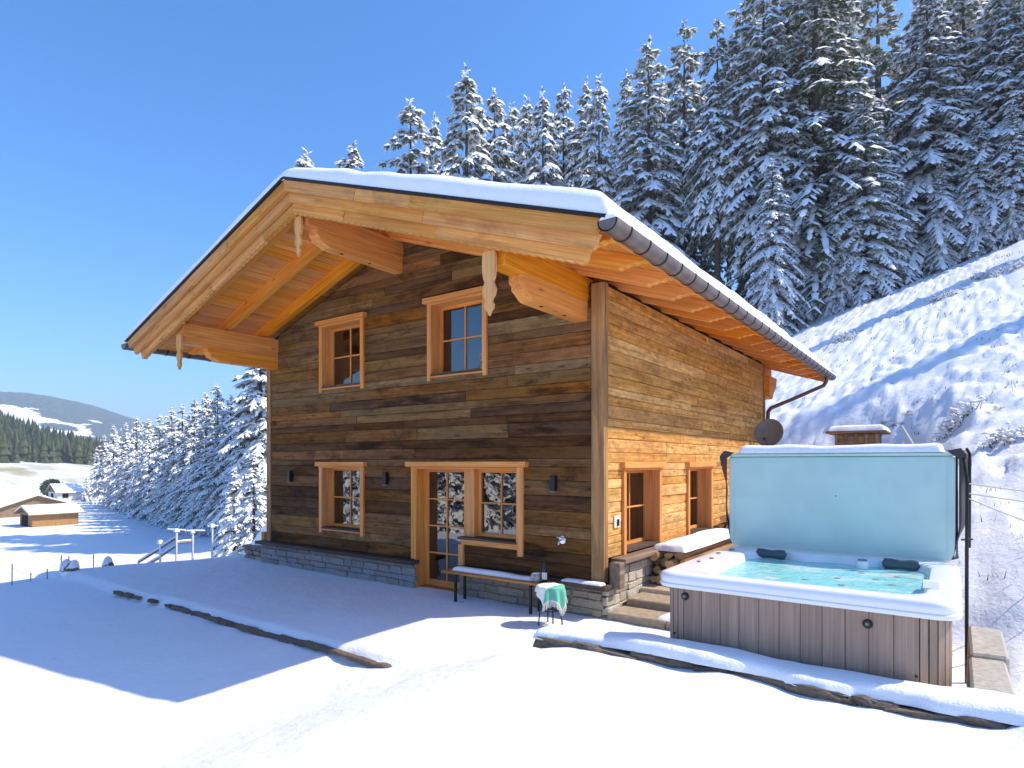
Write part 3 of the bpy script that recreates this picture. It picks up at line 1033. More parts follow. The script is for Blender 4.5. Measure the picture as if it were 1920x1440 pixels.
# carved pendants that cover the purlin ends
def pendant(xc, ztop, ln, wd):
    ts = [(0, .42), (.10, .5), (.30, .5), (.42, .42), (.48, .30), (.53, .40), (.60, .50), (.68, .44), (.74, .26), (.78, .22), (.83, .34), (.89, .30), (.94, .10), (1.0, .02)]
    poly = [(xc + wd * w, ztop - ln * t) for t, w in ts] + [(xc - wd * w, ztop - ln * t) for t, w in reversed(ts)]
    rp('carved_pendant', MB().prism(poly, lambda p, q_, w: (p, w, q_), RY0 + .035, RY0 + .075), 'carved')
pendant(XR_ - .40, 4.80, .78, .20)
pendant(X0, 6.10, .62, .17)
pendant(XL + .40, 4.72, .68, .19)

# snow lying on the roof
def roof_snow():
    npx, npy = 150, 120
    xs = np.linspace(X0 - 5.52, X0 + 5.52, npx)
    ys = np.concatenate([np.linspace(RY0 - .22, RY0 + .4, 18), np.linspace(RY0 + .5, RY1 - .4, npy - 34), np.linspace(RY1 - .3, RY1 + .05, 16)])
    # finer towards the eaves
    tt = np.linspace(-1, 1, npx)
    xs = X0 + 5.52 * np.sign(tt) * (1 - (1 - np.abs(tt)) ** 1.5)
    XX, YY = np.meshgrid(xs, ys)
    e = np.minimum(np.minimum(XX - xs[0], xs[-1] - XX) / .24, np.minimum(YY - ys[0], ys[-1] - YY) / .20)
    e = np.clip(e, 0, 1)
    edge = np.sqrt(np.clip(1 - (1 - e) ** 2, 0, 1))
    dx = np.sqrt((XX - X0) ** 2 + .35 ** 2) - .10
    deck = ZR - TAN * np.abs(XX - X0) + .042
    smooth_ = ZR + .02 - TAN * dx + .042
    th = .225 + .09 * fbm(XX * .8, YY * .8, 3, 31) + .03 * fbm(XX * 2.2, YY * 2.2, 3, 77)
    ZZ = deck + edge * (np.maximum(smooth_ - deck, -.06) + th) + .012
    nr, nc = XX.shape
    vs = [tuple(p) for p in np.stack([XX.ravel(), YY.ravel(), ZZ.ravel()], 1)]
    fs = [(j * nc + i, j * nc + i + 1, (j + 1) * nc + i + 1, (j + 1) * nc + i) for j in range(nr - 1) for i in range(nc - 1)]
    ring = [i for i in range(nc)] + [j * nc + nc - 1 for j in range(1, nr)] + [(nr - 1) * nc + i for i in range(nc - 2, -1, -1)] + [j * nc for j in range(nr - 2, 0, -1)]
    base = len(vs)
    for k in ring:
        p = vs[k]
        vs.append((p[0], p[1], ZR - TAN * abs(p[0] - X0) + .004))
    m_ = len(ring)
    fs += [(ring[i], base + i, base + (i + 1) % m_, ring[(i + 1) % m_]) for i in range(m_)]
    return MB().add(vs, fs)
rp('roof_snow', roof_snow(), 'roof_snow', 60, 'thick smooth snow blanket on the roof')

# gutters with their joint bands
def gutter(sgn):
    gxc = X0 + sgn * 5.52
    gzc = ZR - TAN * 5.45 - .045
    r0, r1 = .112, .100
    y0, y1 = RY0 - .24, RY1 + .12
    prof = [(gxc - sgn * r0 * math.cos(t), gzc - r0 * math.sin(t)) for t in np.linspace(-.10, math.pi + .10, 15)] + \
           [(gxc - sgn * r1 * math.cos(t), gzc - r1 * math.sin(t)) for t in np.linspace(math.pi + .10, -.10, 15)]
    g = rp('gutter', MB().loft([[(p, y0, q_) for p, q_ in prof], [(p, y1, q_) for p, q_ in prof]]), 'gutter_metal', 50)
    cap = [(gxc - sgn * r0 * math.cos(t), gzc - r0 * math.sin(t)) for t in np.linspace(-.10, math.pi + .10, 15)]
    for y in (y0, y1):
        MB().prism(cap, lambda p, q_, w: (p, w, q_), y, y + .006).build('end_cap', 'gutter_metal', g)
    k = 0
    y = y0 + .33
    band = [(gxc - sgn * (r0 + .008) * math.cos(t), gzc - (r0 + .008) * math.sin(t)) for t in np.linspace(-.12, math.pi + .12, 13)] + \
           [(gxc - sgn * (r0 + .001) * math.cos(t), gzc - (r0 + .001) * math.sin(t)) for t in np.linspace(math.pi + .12, -.12, 13)]
    bm0 = None
    while y < y1 - .05:
        ob = MB().loft([[(p, y, q_) for p, q_ in band], [(p, y + .028, q_) for p, q_ in band]]).build('bracket', 'dark_metal', g, 50)
        y += .485
    # snow in the gutter
    sn = []
    ys = np.linspace(y0 + .01, y1 - .01, 120)
    for y in ys:
        e = min((y - y0) / .25, (y1 - y) / .25, 1.0)
        hh = (.06 + .05 * e) * (1 + .35 * float(vnoise(np.array(y * 2.2), np.array(3.0), 4)))
        sn.append([(gxc + sgn * .095 * math.cos(t), y, gzc - .005 + hh * max(0, math.sin(t)) ** .7 + .01) for t in np.linspace(0, math.pi, 9)])
    MB().loft(sn).build('gutter_snow', 'roof_snow', g, 60)
    return gxc, gzc
gxc, gzc = gutter(1)
gutter(-1)
# drip edge between snow and gutter
for sgn in (1, -1):
    rp('drip_edge', MB().prism([(LS - .02, -.012), (LS + .10, -.07), (LS + .10, -.06), (LS - .02, .002)], fnR(sgn), RY0 - .18, RY1), 'dark_metal')
pipe = [(gxc, 18.5, gzc - .10), (gxc, 18.5, gzc - .22), (gxc - .06, 18.46, gzc - .34), (gxc - .20, 18.35, gzc - .42), (-3.55, 17.75, gzc - .74), (-3.98, 17.32, gzc - .98), (-4.04, 17.28, gzc - 1.08), (-4.05, 17.28, gzc - 1.3), (-4.05, 17.28, 0.2)]
rp('downspout', MB().tube(pipe, .05, 12), 'copper_brown', 60)

# ------------------------------------------------------------------ fittings on the chalet
def wall_lamp(x, z, label):
    t = thing('wall_lamp', label, 'wall lamp', (x, YF - .04, z), 'black wall lamps on the gable wall')
    MB().cbox(x - .03, x + .03, YF - .065, YF - .043, z - .05, z + .05, .004).build('mount', 'black_metal', t)
    MB().cbox(x - .045, x + .045, YF - .155, YF - .066, z - .12, z + .12, .008).build('body', 'black_metal', t)
    MB().box(x - .036, x + .036, YF - .146, YF - .075, z - .124, z - .1205).build('lens', 'white_plastic', t)
wall_lamp(-8.62, 1.95, 'black box wall lamp between ground floor window and glazed door')
wall_lamp(-4.93, 1.93, 'black box wall lamp between door window and corner post')
wall_lamp(-11.60, 1.95, 'black box wall lamp at the far dark end of the gable wall')
tp = thing('wall_tap', 'chrome garden tap on the gable wall above the bench end', 'tap', (-4.80, YF - .04, 1.08))
MB().tube([(-4.80, YF - .042, 1.08), (-4.80, YF - .055, 1.08)], .06, 18).build('rosette', 'chrome', tp, 40)
MB().tube([(-4.80, YF - .055, 1.08), (-4.80, YF - .13, 1.08), (-4.80, YF - .16, 1.06), (-4.80, YF - .165, 1.02)], .016, 10).build('spout', 'chrome', tp, 50)
MB().tube([(-4.87, YF - .10, 1.115), (-4.73, YF - .10, 1.115)], .010, 8).tube([(-4.80, YF - .10, 1.09), (-4.80, YF - .10, 1.115)], .010, 8).build('handle', 'chrome', tp, 50)
sk = thing('wall_socket', 'pale outdoor socket plate on the sunny side wall by the corner', 'socket', (XR_ + .034, 8.37, 1.36))
MB().cbox(XR_ + .035, XR_ + .055, 8.27, 8.47, 1.27, 1.45, .005).build('plate', 'curtain', sk)
MB().cbox(XR_ + .056, XR_ + .08, 8.35, 8.39, 1.30, 1.40, .005).build('switch', 'dark_metal', sk)

# satellite dish on the far end of the side wall
dc = Vector((-3.72, 16.0, 2.98))
dn = Vector((-.10, -1.0, .18)).normalized()
ds = thing('satellite_dish', 'round grey satellite dish half in shade at the rear corner of the chalet', 'satellite dish', tuple(dc))
ta = dn.orthogonal().normalized()
tb = dn.cross(ta)
def dring(r, off, n=32):
    return [dc + (ta * math.cos(2 * math.pi * k / n) + tb * math.sin(2 * math.pi * k / n)) * r + dn * off for k in range(n)]
MB().loft([dring(.02, -.05), dring(.15, -.04), dring(.27, -.012), dring(.345, .03), dring(.352, .03), dring(.352, .02), dring(.275, -.024), dring(.15, -.055), dring(.02, -.065)]).build('reflector', 'dish_grey', ds, 50)
MB().tube([dc - dn * .06, (-4.0, 16.3, 2.95), (-4.11, 16.3, 2.95)], .022, 8).build('arm', 'dark_metal', ds, 60)
MB().tube([dc + dn * .02 - Vector((0, 0, .33)), dc + dn * .32 - Vector((0, 0, .24))], .010, 8).tube([dc + dn * .30 - Vector((0, 0, .24)), dc + dn * .36 - Vector((0, 0, .21))], .03, 10).build('feed_arm', 'dark_metal', ds, 60)

# ------------------------------------------------------------------ bench, bottle, cup, stool with cloth
gb = gz(-6.4, 7.5)
bn = thing('bench', 'orange wooden bench on black steel legs with snow on its back half', 'bench', (-5.8, 7.62, gb))
MB().cbox(-6.82, -4.78, 7.45, 7.60, .445, .485, .006).build('seat_plank', 'bench_wood', bn)
MB().cbox(-6.82, -4.78, 7.61, 7.73, .445, .485, .006).build('seat_plank', 'bench_wood', bn)
for x in (-6.52, -5.06):
    for y in (7.47, 7.70):
        MB().cbox(x - .02, x + .02, y - .018, y + .018, gz(x, y) - .03, .445, .003).build('leg', 'black_metal', bn)
    MB().cbox(x - .02, x + .02, 7.49, 7.68, .415, .444, .003).build('crossbar', 'black_metal', bn)
def snow_pad(x0, x1, y0, y1, zb, h, seed, nx=60, ny=14, name='snow', parent=None, mat='cap_snow', wob=.03, rr=.07, sm='all', zfun=None):
    us = np.linspace(0, 1, nx)
    vs_ = np.linspace(0, 1, ny)
    U, V = np.meshgrid(us, vs_)
    ox = wob * fbm(V * 3 + seed, U * 0 + seed, 2, seed)
    oy0 = wob * fbm(U * (x1 - x0) * 2.2, U * 0 + 1, 3, seed + 3)
    oy1 = wob * fbm(U * (x1 - x0) * 2.2, U * 0 + 5, 3, seed + 6)
    X = x0 + (x1 - x0) * U + ox * (1 - 2 * U)
    Y = (y0 + oy0) * (1 - V) + (y1 + oy1) * V
    e = np.minimum(np.minimum(U, 1 - U) * (x1 - x0), np.minimum(V, 1 - V) * (y1 - y0)) / rr
    e = np.clip(e, 0, 1)
    ed = np.sqrt(1 - (1 - e) ** 2)
    Z = zb + ed * h * (1 + .35 * fbm(X * 1.7, Y * 1.7, 3, seed + 9))
    if zfun is not None:
        Z = Z + zfun(X, Y)
    vv = [tuple(p) for p in np.stack([X.ravel(), Y.ravel(), Z.ravel()], 1)]
    fs = [(j * nx + i, j * nx + i + 1, (j + 1) * nx + i + 1, (j + 1) * nx + i) for j in range(ny - 1) for i in range(nx - 1)]
    mb = MB().add(vv, fs)
    if parent is None:
        return mb
    return mb.build(name, mat, parent, sm)
snow_pad(-6.68, -5.05, 7.545, 7.735, .486, .05, 3, parent=bn)
snow_pad(-4.72, -4.05, YF - .25, YF - .06, .498, .035, 13, parent=house, name='ledge_snow')
bt = thing('wine_bottle', 'dark wine bottle with white label standing on the bench end', 'bottle', (-4.90, 7.60, .485))
MB().lathe([(.036, .486), (.038, .50), (.038, .67), (.032, .70), (.016, .735), (.0135, .79), (.016, .792), (.016, .80), (.012, .805)], -4.90, 7.60, 18).build('glass_body', 'bottle_glass', bt, 50)
MB().loft([[(-4.90 + .0392 * math.cos(t), 7.60 + .0392 * math.sin(t), z) for t in np.linspace(0, 2 * math.pi, 19)[:-1]] for z in (.53, .63)], False, False).build('label_band', 'paper_label', bt, True)
MB().lathe([(.0168, .765), (.0168, .808), (.010, .809)], -4.90, 7.60, 14).build('capsule', 'black_metal', bt, 50)
cp = thing('stone_lantern', 'small speckled grey square lantern beside the wine bottle', 'lantern', (-5.03, 7.58, .485))
MB().cbox(-5.095, -4.965, 7.52, 7.65, .486, .60, .012).build('body', 'cup_ceramic', cp)
MB().cbox(-5.08, -4.98, 7.535, 7.635, .601, .612, .004).build('cap', 'cap_snow', cp)

sx, sy = -4.52, 7.16
sz0 = gz(sx, sy)
stl = thing('stool', 'small round metal stool under the green and white cloth', 'stool', (sx, sy, sz0))
zt_s = .55
MB().lathe([(.17, zt_s - .02), (.178, zt_s - .012), (.178, zt_s - .004), (.17, zt_s)], sx, sy, 24).build('seat', 'dark_metal', stl, 50)
for k in range(4):
    a_ = math.pi / 4 + k * math.pi / 2
    fx_, fy_ = sx + .17 * math.cos(a_), sy + .17 * math.sin(a_)
    MB().tube([(sx + .12 * math.cos(a_), sy + .12 * math.sin(a_), zt_s - .02), (fx_, fy_, gz(fx_, fy_) - .03)], .010, 8).build('leg', 'black_metal', stl, 60)
MB().tube([(sx + .15 * math.cos(t), sy + .15 * math.sin(t), sz0 + .22) for t in np.linspace(0, 2 * math.pi, 25)], .006, 6).build('ring', 'black_metal', stl, 60)
# cloth draped over the stool
def cloth_mat():
    m, nt, out = new_mat('mint_cloth')
    tc = N(nt, 'ShaderNodeTexCoord')
    uv = tc.outputs['UV']
    sep = N(nt, 'ShaderNodeSeparateXYZ')
    nt.links.new(uv, sep.inputs[0])
    w = noise(nt, uv, 9, 3)
    s = math_n(nt, 'ADD', math_n(nt, 'ADD', sep.outputs[0], sep.outputs[1]), math_n(nt, 'MULTIPLY', w, .06))
    f = math_n(nt, 'GREATER_THAN', s, 1.06)
    e = math_n(nt, 'GREATER_THAN', math_n(nt, 'MAXIMUM', sep.outputs[0], sep.outputs[1]), .965)
    c = mix(nt, f, (.74, .77, .74), (.16, .50, .38))
    c = mix(nt, e, c, (.74, .75, .71))
    principled(nt, out, c, 0.9, 0.1, normal=bump(nt, noise(nt, uv, 120, 2), .4, .003))
cloth_mat()
def cloth():
    n = 44
    S = .66
    # square cloth turned so that one corner hangs towards the viewer
    ang = R(-52)
    vs, uvs = [], []
    for j in range(n + 1):
        for i in range(n + 1):
            p, q_ = (i / n - .42) * S, (j / n - .42) * S
            x, y = p * math.cos(ang) - q_ * math.sin(ang), p * math.sin(ang) + q_ * math.cos(ang)
            r = math.hypot(x, y)
            a_ = math.atan2(y, x)
            if r > .185:
                ex = r - .185
                fold = .020 * math.sin(a_ * 9 + .7) * min(1, ex / .1)
                rr_ = .185 + .010 + .20 * ex * .35 + fold
                z = zt_s + .008 - ex * .93 - .004
                x, y = rr_ * math.cos(a_), rr_ * math.sin(a_)
            else:
                z = zt_s + .010 + .004 * math.sin(x * 40) * math.sin(y * 33) - .012 * max(0, (r - .15) / .035) ** 2
            vs.append((sx + x, sy + y, z))
            uvs.append((i / n, j / n))
    fs = [(j * (n + 1) + i, j * (n + 1) + i + 1, (j + 1) * (n + 1) + i + 1, (j + 1) * (n + 1) + i) for j in range(n) for i in range(n)]
    t = thing('fringed_cloth', 'mint green and white fringed cloth draped over the small stool', 'cloth', (sx, sy, zt_s))
    ob = MB().add(vs, fs).build('fabric', 'mint_cloth', t, 'all', fix=False)
    uvl = ob.data.uv_layers.new(name='UVMap')
    for lp in ob.data.loops:
        uvl.data[lp.index].uv = uvs[lp.vertex_index]
    so = ob.modifiers.new('solid', 'SOLIDIFY')
    so.thickness = .004
    fr = MB()
    rr_ = random.Random(3)
    edge = [(n, j) for j in range(n + 1)] + [(i, n) for i in range(n, -1, -1)]
    for (i, j) in edge:
        p = Vector(vs[j * (n + 1) + i])
        for k in range(2):
            dx, dy = rr_.uniform(-.012, .012), rr_.uniform(-.012, .012)
            ln = rr_.uniform(.04, .075)
            fr.tube([p + Vector((dx * .3, dy * .3, 0)), p + Vector((dx, dy, -ln))], .0028, 4)
    fr.build('fringe', 'paper_label', t)
cloth()

# ------------------------------------------------------------------ hot tub
TX0, TX1, TY0, TY1, TZB, TZT = -2.30, 0.0, 5.64, 7.92, 0.24, 1.20
tub = thing('hot_tub', 'square hot tub with white rim, brown plank cabinet and bubbling turquoise water', 'hot tub', ((TX0 + TX1) / 2, (TY0 + TY1) / 2, TZB))
def rrect(x0, x1, y0, y1, r, z, n=9, wave=None):
    pts = []
    for cx, cy, a0 in ((x1 - r, y1 - r, 0), (x0 + r, y1 - r, 90), (x0 + r, y0 + r, 180), (x1 - r, y0 + r, 270)):
        for k in range(n):
            t = R(a0 + 90.0 * k / (n - 1))
            pts.append([cx + r * math.cos(t), cy + r * math.sin(t), z])
    # densify straight runs
    out = []
    for i, p in enumerate(pts):
        q_ = pts[(i + 1) % len(pts)]
        out.append(p)
        L = math.hypot(q_[0] - p[0], q_[1] - p[1])
        if (i + 1) % n == 0:
            for s in range(1, 24):
                out.append([p[0] + (q_[0] - p[0]) * s / 24, p[1] + (q_[1] - p[1]) * s / 24, z])
    return [tuple(p) for p in out]
def inner(off, r, z, sw=0.0):
    pts = rrect(TX0 + .33 + off, TX1 - .20 - off, TY0 + .17 + off, TY1 - .24 - off, r, z)
    if sw:
        res = []
        xc, yc = (TX0 + TX1) / 2, (TY0 + TY1) / 2
        for x, y, zz in pts:
            # three moulded seat backs along the far side
            if y > yc + .4:
                s = (x - (TX0 + .33)) / (TX1 - TX0 - .53)
                y += sw * abs(math.sin(s * math.pi * 3)) - sw * .5
            res.append((x, y, zz))
        return res
    return pts
cab_i = .05
ru = .14
O = lambda g, r, z: rrect(TX0 - g, TX1 + g, TY0 - g, TY1 + g, r, z)
shell = MB().loft([O(.005, .16, 1.060), O(.042, .18, 1.064), O(.050, .19, 1.080), O(.050, .19, 1.098), O(.040, .18, 1.108), O(.042, .18, 1.118), O(.046, .185, 1.135), O(.044, .18, 1.165), O(.030, .17, 1.188), O(.004, .15, 1.200), O(-.04, .13, 1.205),
                   inner(-.05, .26, 1.203), inner(-.015, .25, 1.196), inner(.0, .25, 1.18, .05), inner(.02, .25, 1.13, .10), inner(.05, .25, 1.0, .12), inner(.09, .25, .86, .12), inner(.34, .2, .80, .0), inner(.40, .2, .50, .0)],
                  False, True).build('shell', 'acrylic', tub, 35)
MB().add(inner(.024, .25, 1.118, .10), [tuple(range(len(inner(.024, .25, 1.118, .10))))]).build('water', 'tub_water', tub, fix=False)
# cabinet of vertical planks with ribbed corners
core = MB()
for q_ in ((TX0 + .14, TX1 - .14, TY0 + .06, TY0 + .08), (TX0 + .14, TX1 - .14, TY1 - .08, TY1 - .06), (TX0 + .06, TX0 + .08, TY0 + .14, TY1 - .14), (TX1 - .08, TX1 - .06, TY0 + .14, TY1 - .14)):
    core.box(*q_, TZB, 1.055)
core.build('cabinet_core', 'black_vinyl', tub)
def cabinet():
    y = TY0 + .02
    xs = np.linspace(TX0 + .22, TX1 - .22, 12)
    for a_, b_ in zip(xs[:-1], xs[1:]):
        MB().cbox(a_ + .0013, b_ - .0013, y, y + .035, TZB + .02, 1.058, .004).build('cabinet_plank', 'cabinet', tub)
        MB().cbox(a_ + .0013, b_ - .0013, TY1 - .055, TY1 - .02, TZB + .02, 1.058, .004).build('cabinet_plank', 'cabinet', tub)
    ys = np.linspace(TY0 + .22, TY1 - .22, 12)
    for a_, b_ in zip(ys[:-1], ys[1:]):
        for x in (TX0 + .02, TX1 - .055):
            MB().cbox(x, x + .035, a_ + .0013, b_ - .0013, TZB + .02, 1.058, .004).build('cabinet_plank', 'cabinet', tub)
    # corners: narrow staves along a quarter round
    for cx, cy, a0 in ((TX1 - .22, TY0 + .22, -90), (TX0 + .22, TY0 + .22, 180), (TX0 + .22, TY1 - .22, 90), (TX1 - .22, TY1 - .22, 0)):
        for k in range(5):
            t0, t1 = R(a0 + 18 * k + .5), R(a0 + 18 * (k + 1) - .5)
            quad = [(cx + rr_ * math.cos(t), cy + rr_ * math.sin(t)) for rr_, t in ((.165, t0), (.20, t0 + .02), (.20, t1 - .02), (.165, t1))]
            MB().prism(quad, lambda p, q_, w: (p, q_, w), TZB + .02, 1.058).build('corner_stave', 'cabinet', tub)
cabinet()
def vent(x, z):
    v_ = MB().tube([(x, TY0 + .021, z), (x, TY0 + .005, z), (x, TY0 - .002, z)], [.036, .036, .030], 20).build('valve', 'black_metal', tub, 40)
    MB().tube([(x - .004, TY0 - .003, z), (x - .004, TY0 - .008, z)], .013, 14).build('valve_knob', 'dish_grey', v_, 40)
vent(TX0 + .235, .985)
vent(TX0 + 1.735, .955)
for x, z in ((TX0 + .13, .62), (TX0 + 2.06, .60)):
    MB().tube([(x, TY0 + .018, z), (x, TY0 + .010, z)], .010, 10).build('screw', 'dark_metal', tub)
# pillows, filter lid, caps and jets
def pillow(x, y, ry):
    loops = []
    for t in np.linspace(-1, 1, 17):
        w_ = .046 + .010 * (1 - math.exp(-((t) / .35) ** 2)) if abs(t) < .86 else .055 * math.sqrt(max(0.02, 1 - ((abs(t) - .86) / .14) ** 2))
        dep = .05 * (.5 if abs(t) > .97 else 1)
        cx = x + .17 * t
        loops.append([(cx, y + dep * .7 * math.cos(a_) * ry, 1.175 + w_ * math.sin(a_)) for a_ in np.linspace(0, 2 * math.pi, 13)[:-1]])
    MB().loft(loops).build('headrest', 'headrest', tub, 60)
pillow(TX0 + .55, TY1 - .30, 1)
pillow(TX0 + 1.84, TY1 - .30, 1)
MB().lathe([(.055, 1.0), (.06, 1.16), (.058, 1.195), (.02, 1.20)], TX0 + 1.50, TY1 - .40, 18).build('filter_column', 'acrylic', tub, 40)
MB().lathe([(.045, 1.201), (.043, 1.212), (.01, 1.213)], TX0 + 1.50, TY1 - .40, 18).build('filter_cap', 'dish_grey', tub, 40)
for (x, y, r_) in ((TX0 + .14, TY1 - .45, .034), (TX0 + .10, TY1 - .82, .030), (TX0 + .16, TY1 - 1.25, .024), (TX0 + .12, TY1 - 1.55, .020)):
    MB().lathe([(r_, 1.2035), (r_, 1.212), (r_ * .8, 1.217), (r_ * .3, 1.213)], x, y, 16).build('control_cap', 'dish_grey', tub, 40)
MB().prism([(TY0 + .50, 1.205), (TY0 + .56, 1.255), (TY0 + .60, 1.26), (TY0 + .95, 1.205)], lambda p, q_, w: (w, p, q_), TX1 - .215, TX1 - .10).build('waterfall', 'acrylic', tub, 30)
rj = random.Random(2)
for k in range(9):
    x = TX0 + .55 + 1.35 * rj.random()
    y = TY0 + .35 + 1.2 * rj.random()
    MB().lathe([(.03, 1.112), (.034, 1.1195), (.012, 1.121)], x, y, 10).build('jet', 'dish_grey', tub)

# folded insulating cover standing behind the tub
CV0, CV1 = TX0 - .06, TX1 + .03
cov = thing('hot_tub_cover', 'folded hot tub cover standing upright with pale teal underside and snow on top', 'cover', ((CV0 + CV1) / 2, TY1 + .12, 1.2))
def cover_panel(y0, y1, mat, z0, z1, inset=0.0, rb=.11, rt=.02, nm='panel', bul=.012):
    def outl(g):
        x0, x1, a, b = CV0 + inset + g, CV1 - inset - g, z0 + g, z1 - g
        pts = []
        for cx, cz, r_, a0 in ((x1 - rt, b - rt, rt, 0), (x0 + rt, b - rt, rt, 90), (x0 + rb, a + rb, rb, 180), (x1 - rb, a + rb, rb, 270)):
            for k in range(9):
                t = R(a0 + 90 * k / 8)
                pts.append((cx + r_ * math.cos(t), cz + r_ * math.sin(t)))
        return pts
    L = [[(p, y, q_) for p, q_ in outl(g)] for g, y in ((.03, y0 - bul * .0), (.008, y0 + .012), (0, y0 + .03), (0, y1 - .03), (.008, y1 - .012), (.03, y1))]
    return MB().loft(L).build(nm, mat, cov, 35)
cover_panel(TY1 + .05, TY1 + .145, 'teal_vinyl', 1.185, 2.32, .02)
cover_panel(TY1 + .155, TY1 + .25, 'black_vinyl', 1.185, 2.34, 0)
yq = TY1 + .0465
for q_ in ((CV0 + .10, CV1 - .10, 2.255, 2.262), (CV0 + .12, CV1 - .12, 1.275, 1.282)):
    MB().cbox(q_[0], q_[1], yq, yq + .004, q_[2], q_[3], .001).build('seam', 'teal_vinyl', cov)
for q_ in (CV0 + .085, CV1 - .092):
    MB().cbox(q_, q_ + .007, yq, yq + .004, 1.30, 2.25, .001).build('seam', 'teal_vinyl', cov)
MB().cbox(CV0 + .03, CV1 - .03, TY1 + .04, TY1 + .26, 2.322, 2.362, .012).build('hinge_strip', 'teal_vinyl', cov)
snow_pad(CV0 + .14, CV1 - .12, TY1 + .02, TY1 + .28, 2.362, .10, 23, 70, 14, 'cover_snow', cov, wob=.02, rr=.10)
# loose black skirts and straps on both ends
def flap(xa, sgn):
    vs, fs = [], []
    n, m_ = 22, 5
    for i in range(n + 1):
        t = i / n
        z = 2.38 - 1.16 * t
        bulge = .05 * math.sin(t * 5.3) + .035 * math.sin(t * 13)
        for j in range(m_ + 1):
            s = j / m_
            vs.append((xa + sgn * (.012 + .05 * s + bulge * s * .6 + .05 * max(0, .2 - t) * s * 3) - sgn * .10 * max(0, t - .72) * 2.2 * (1 - .3 * s), TY1 + .06 + .20 * s - .06 * math.sin(t * 9) * s, z))
    for i in range(n):
        for j in range(m_):
            a_ = i * (m_ + 1) + j
            fs.append((a_, a_ + 1, a_ + m_ + 2, a_ + m_ + 1))
    o = MB().add(vs, fs).build('skirt', 'black_vinyl', cov, 'all')
    so = o.modifiers.new('solid', 'SOLIDIFY')
    so.thickness = .012
    so.offset = 0
flap(CV0, -1)
flap(CV1, 1)
for xa, sg in ((CV0, -1), (CV1, 1)):
    vs = [(xa - sg * .10, TY1 + .005, 2.375), (xa + sg * .02, TY1 - .01, 2.40), (xa + sg * .075, TY1 - .02, 2.33), (xa + sg * .06, TY1 - .005, 2.20), (xa - sg * .005, TY1 + .008, 2.30)]
    o = MB().add(vs, [(0, 1, 4), (1, 2, 4), (2, 3, 4)]).build('corner_flap', 'black_vinyl', cov)
    so = o.modifiers.new('solid', 'SOLIDIFY')
    so.thickness = .012
MB().tube([(-1.12, TY1 + .051, 1.86), (-1.12, TY1 + .045, 1.86)], .008, 10).build('drain_eyelet', 'black_metal', cov)
lf = thing('cover_lifter', 'dark steel lifter pole rising beside the far end of the tub cover', 'cover lifter', (.085, 7.86, gz(.085, 7.86)))
MB().tube([(.10, 7.80, gz(.1, 7.8) - .05), (.10, 7.80, 1.2), (.105, 7.83, 2.05), (.08, 7.90, 2.28), (.05, 8.0, 2.39)], .017, 10).build('pole', 'dark_metal', lf, 60)
MB().tube([(.125, 8.05, 1.35), (.13, 8.05, 2.34), (.10, 8.06, 2.40)], .014, 10).build('brace', 'black_metal', lf, 60)
MB().tube([(.06, 7.86, 1.45), (.15, 7.98, 1.45)], .010, 8).build('crossbar', 'dark_metal', lf)

# cords running from the lifter to the slope
for nm, p0, p1 in (('tight cord running from the cover lifter, uppermost of three', (.115, 7.90, 2.03), (2.2, 10.6, 1.72)), ('cord running from the cover lifter, middle of three', (.115, 7.88, 1.93), (2.3, 10.1, 1.30)), ('short cord running from the cover lifter, lowest of three', (.115, 7.87, 1.88), (1.25, 9.1, 1.42))):
    a_, b_ = Vector(p0), Vector(p1)
    b_.z = max(b_.z, gz(b_.x, b_.y) - .02)
    pts = [a_.lerp(b_, t) - Vector((0, 0, .05 * math.sin(math.pi * t))) for t in np.linspace(0, 1, 9)]
    o = MB().tube(pts, .007, 6).build('guy_cord', 'rope', None, 60, origin=p0)
    tag(o, nm, 'cord', 'cords beside the hot tub cover')

# ------------------------------------------------------------------ steps, path, kerb, retaining walls
def hstone(key, parent, x, y, z, l, w_, h, rz, rg):
    ob = put_stone(key, parent, x - l / 2, x + l / 2, y - w_ / 2, y + w_ / 2, z - h / 2, z + h / 2, rg)
    ob.rotation_euler = (rg.uniform(-.06, .06), rg.uniform(-.08, .08), rz + rg.uniform(-.08, .08))
    return ob
pth = tag(MB().box(-4.03, -2.45, 8.98, 15.2, .05, .262).build('path', 'mortar_pale', None, origin=(-3.3, 9.0, .2)), kind='structure', label='dry beige slab path along the sunny wall')
for i in range(10):
    for j in range(3):
        y0 = 8.98 + i * .62
        x0 = -4.02 + j * .52
        MB().cbox(x0 + .008, x0 + .512, y0 + .008, y0 + .612, .20, .283 + .004 * ((i * 7 + j * 3) % 3), .012).build('slab', 'paving', pth)
for k, (x0, x1, y0, y1, z1, lab) in enumerate(((-4.02, -2.42, 7.86, 8.45, .115, 'lower beige stone step at the plinth corner'), (-3.98, -2.42, 8.42, 8.97, .225, 'upper beige stone step below the path'))):
    st = thing('stone_step', lab, 'step', ((x0 + x1) / 2, (y0 + y1) / 2, z1 - .12), 'steps beside the chalet corner')
    xm = x0 + (x1 - x0) * .55
    MB().cbox(x0, xm - .006, y0, y1, z1 - .30, z1, .018).build('block', 'step_stone', st)
    MB().cbox(xm, x1, y0, y1, z1 - .30, z1 - .004, .018).build('block', 'step_stone', st)
    snow_pad(xm - .15, x1 - .05, y0 + .03, y1 - .04, z1 - .003, .05, 40 + k, 30, 12, 'snow', st, wob=.10, rr=.12)
rk = random.Random(17)
kb = thing('concrete_kerb', 'rough concrete kerb block on the far side of the hot tub', 'kerb', (.26, 6.0, .5))
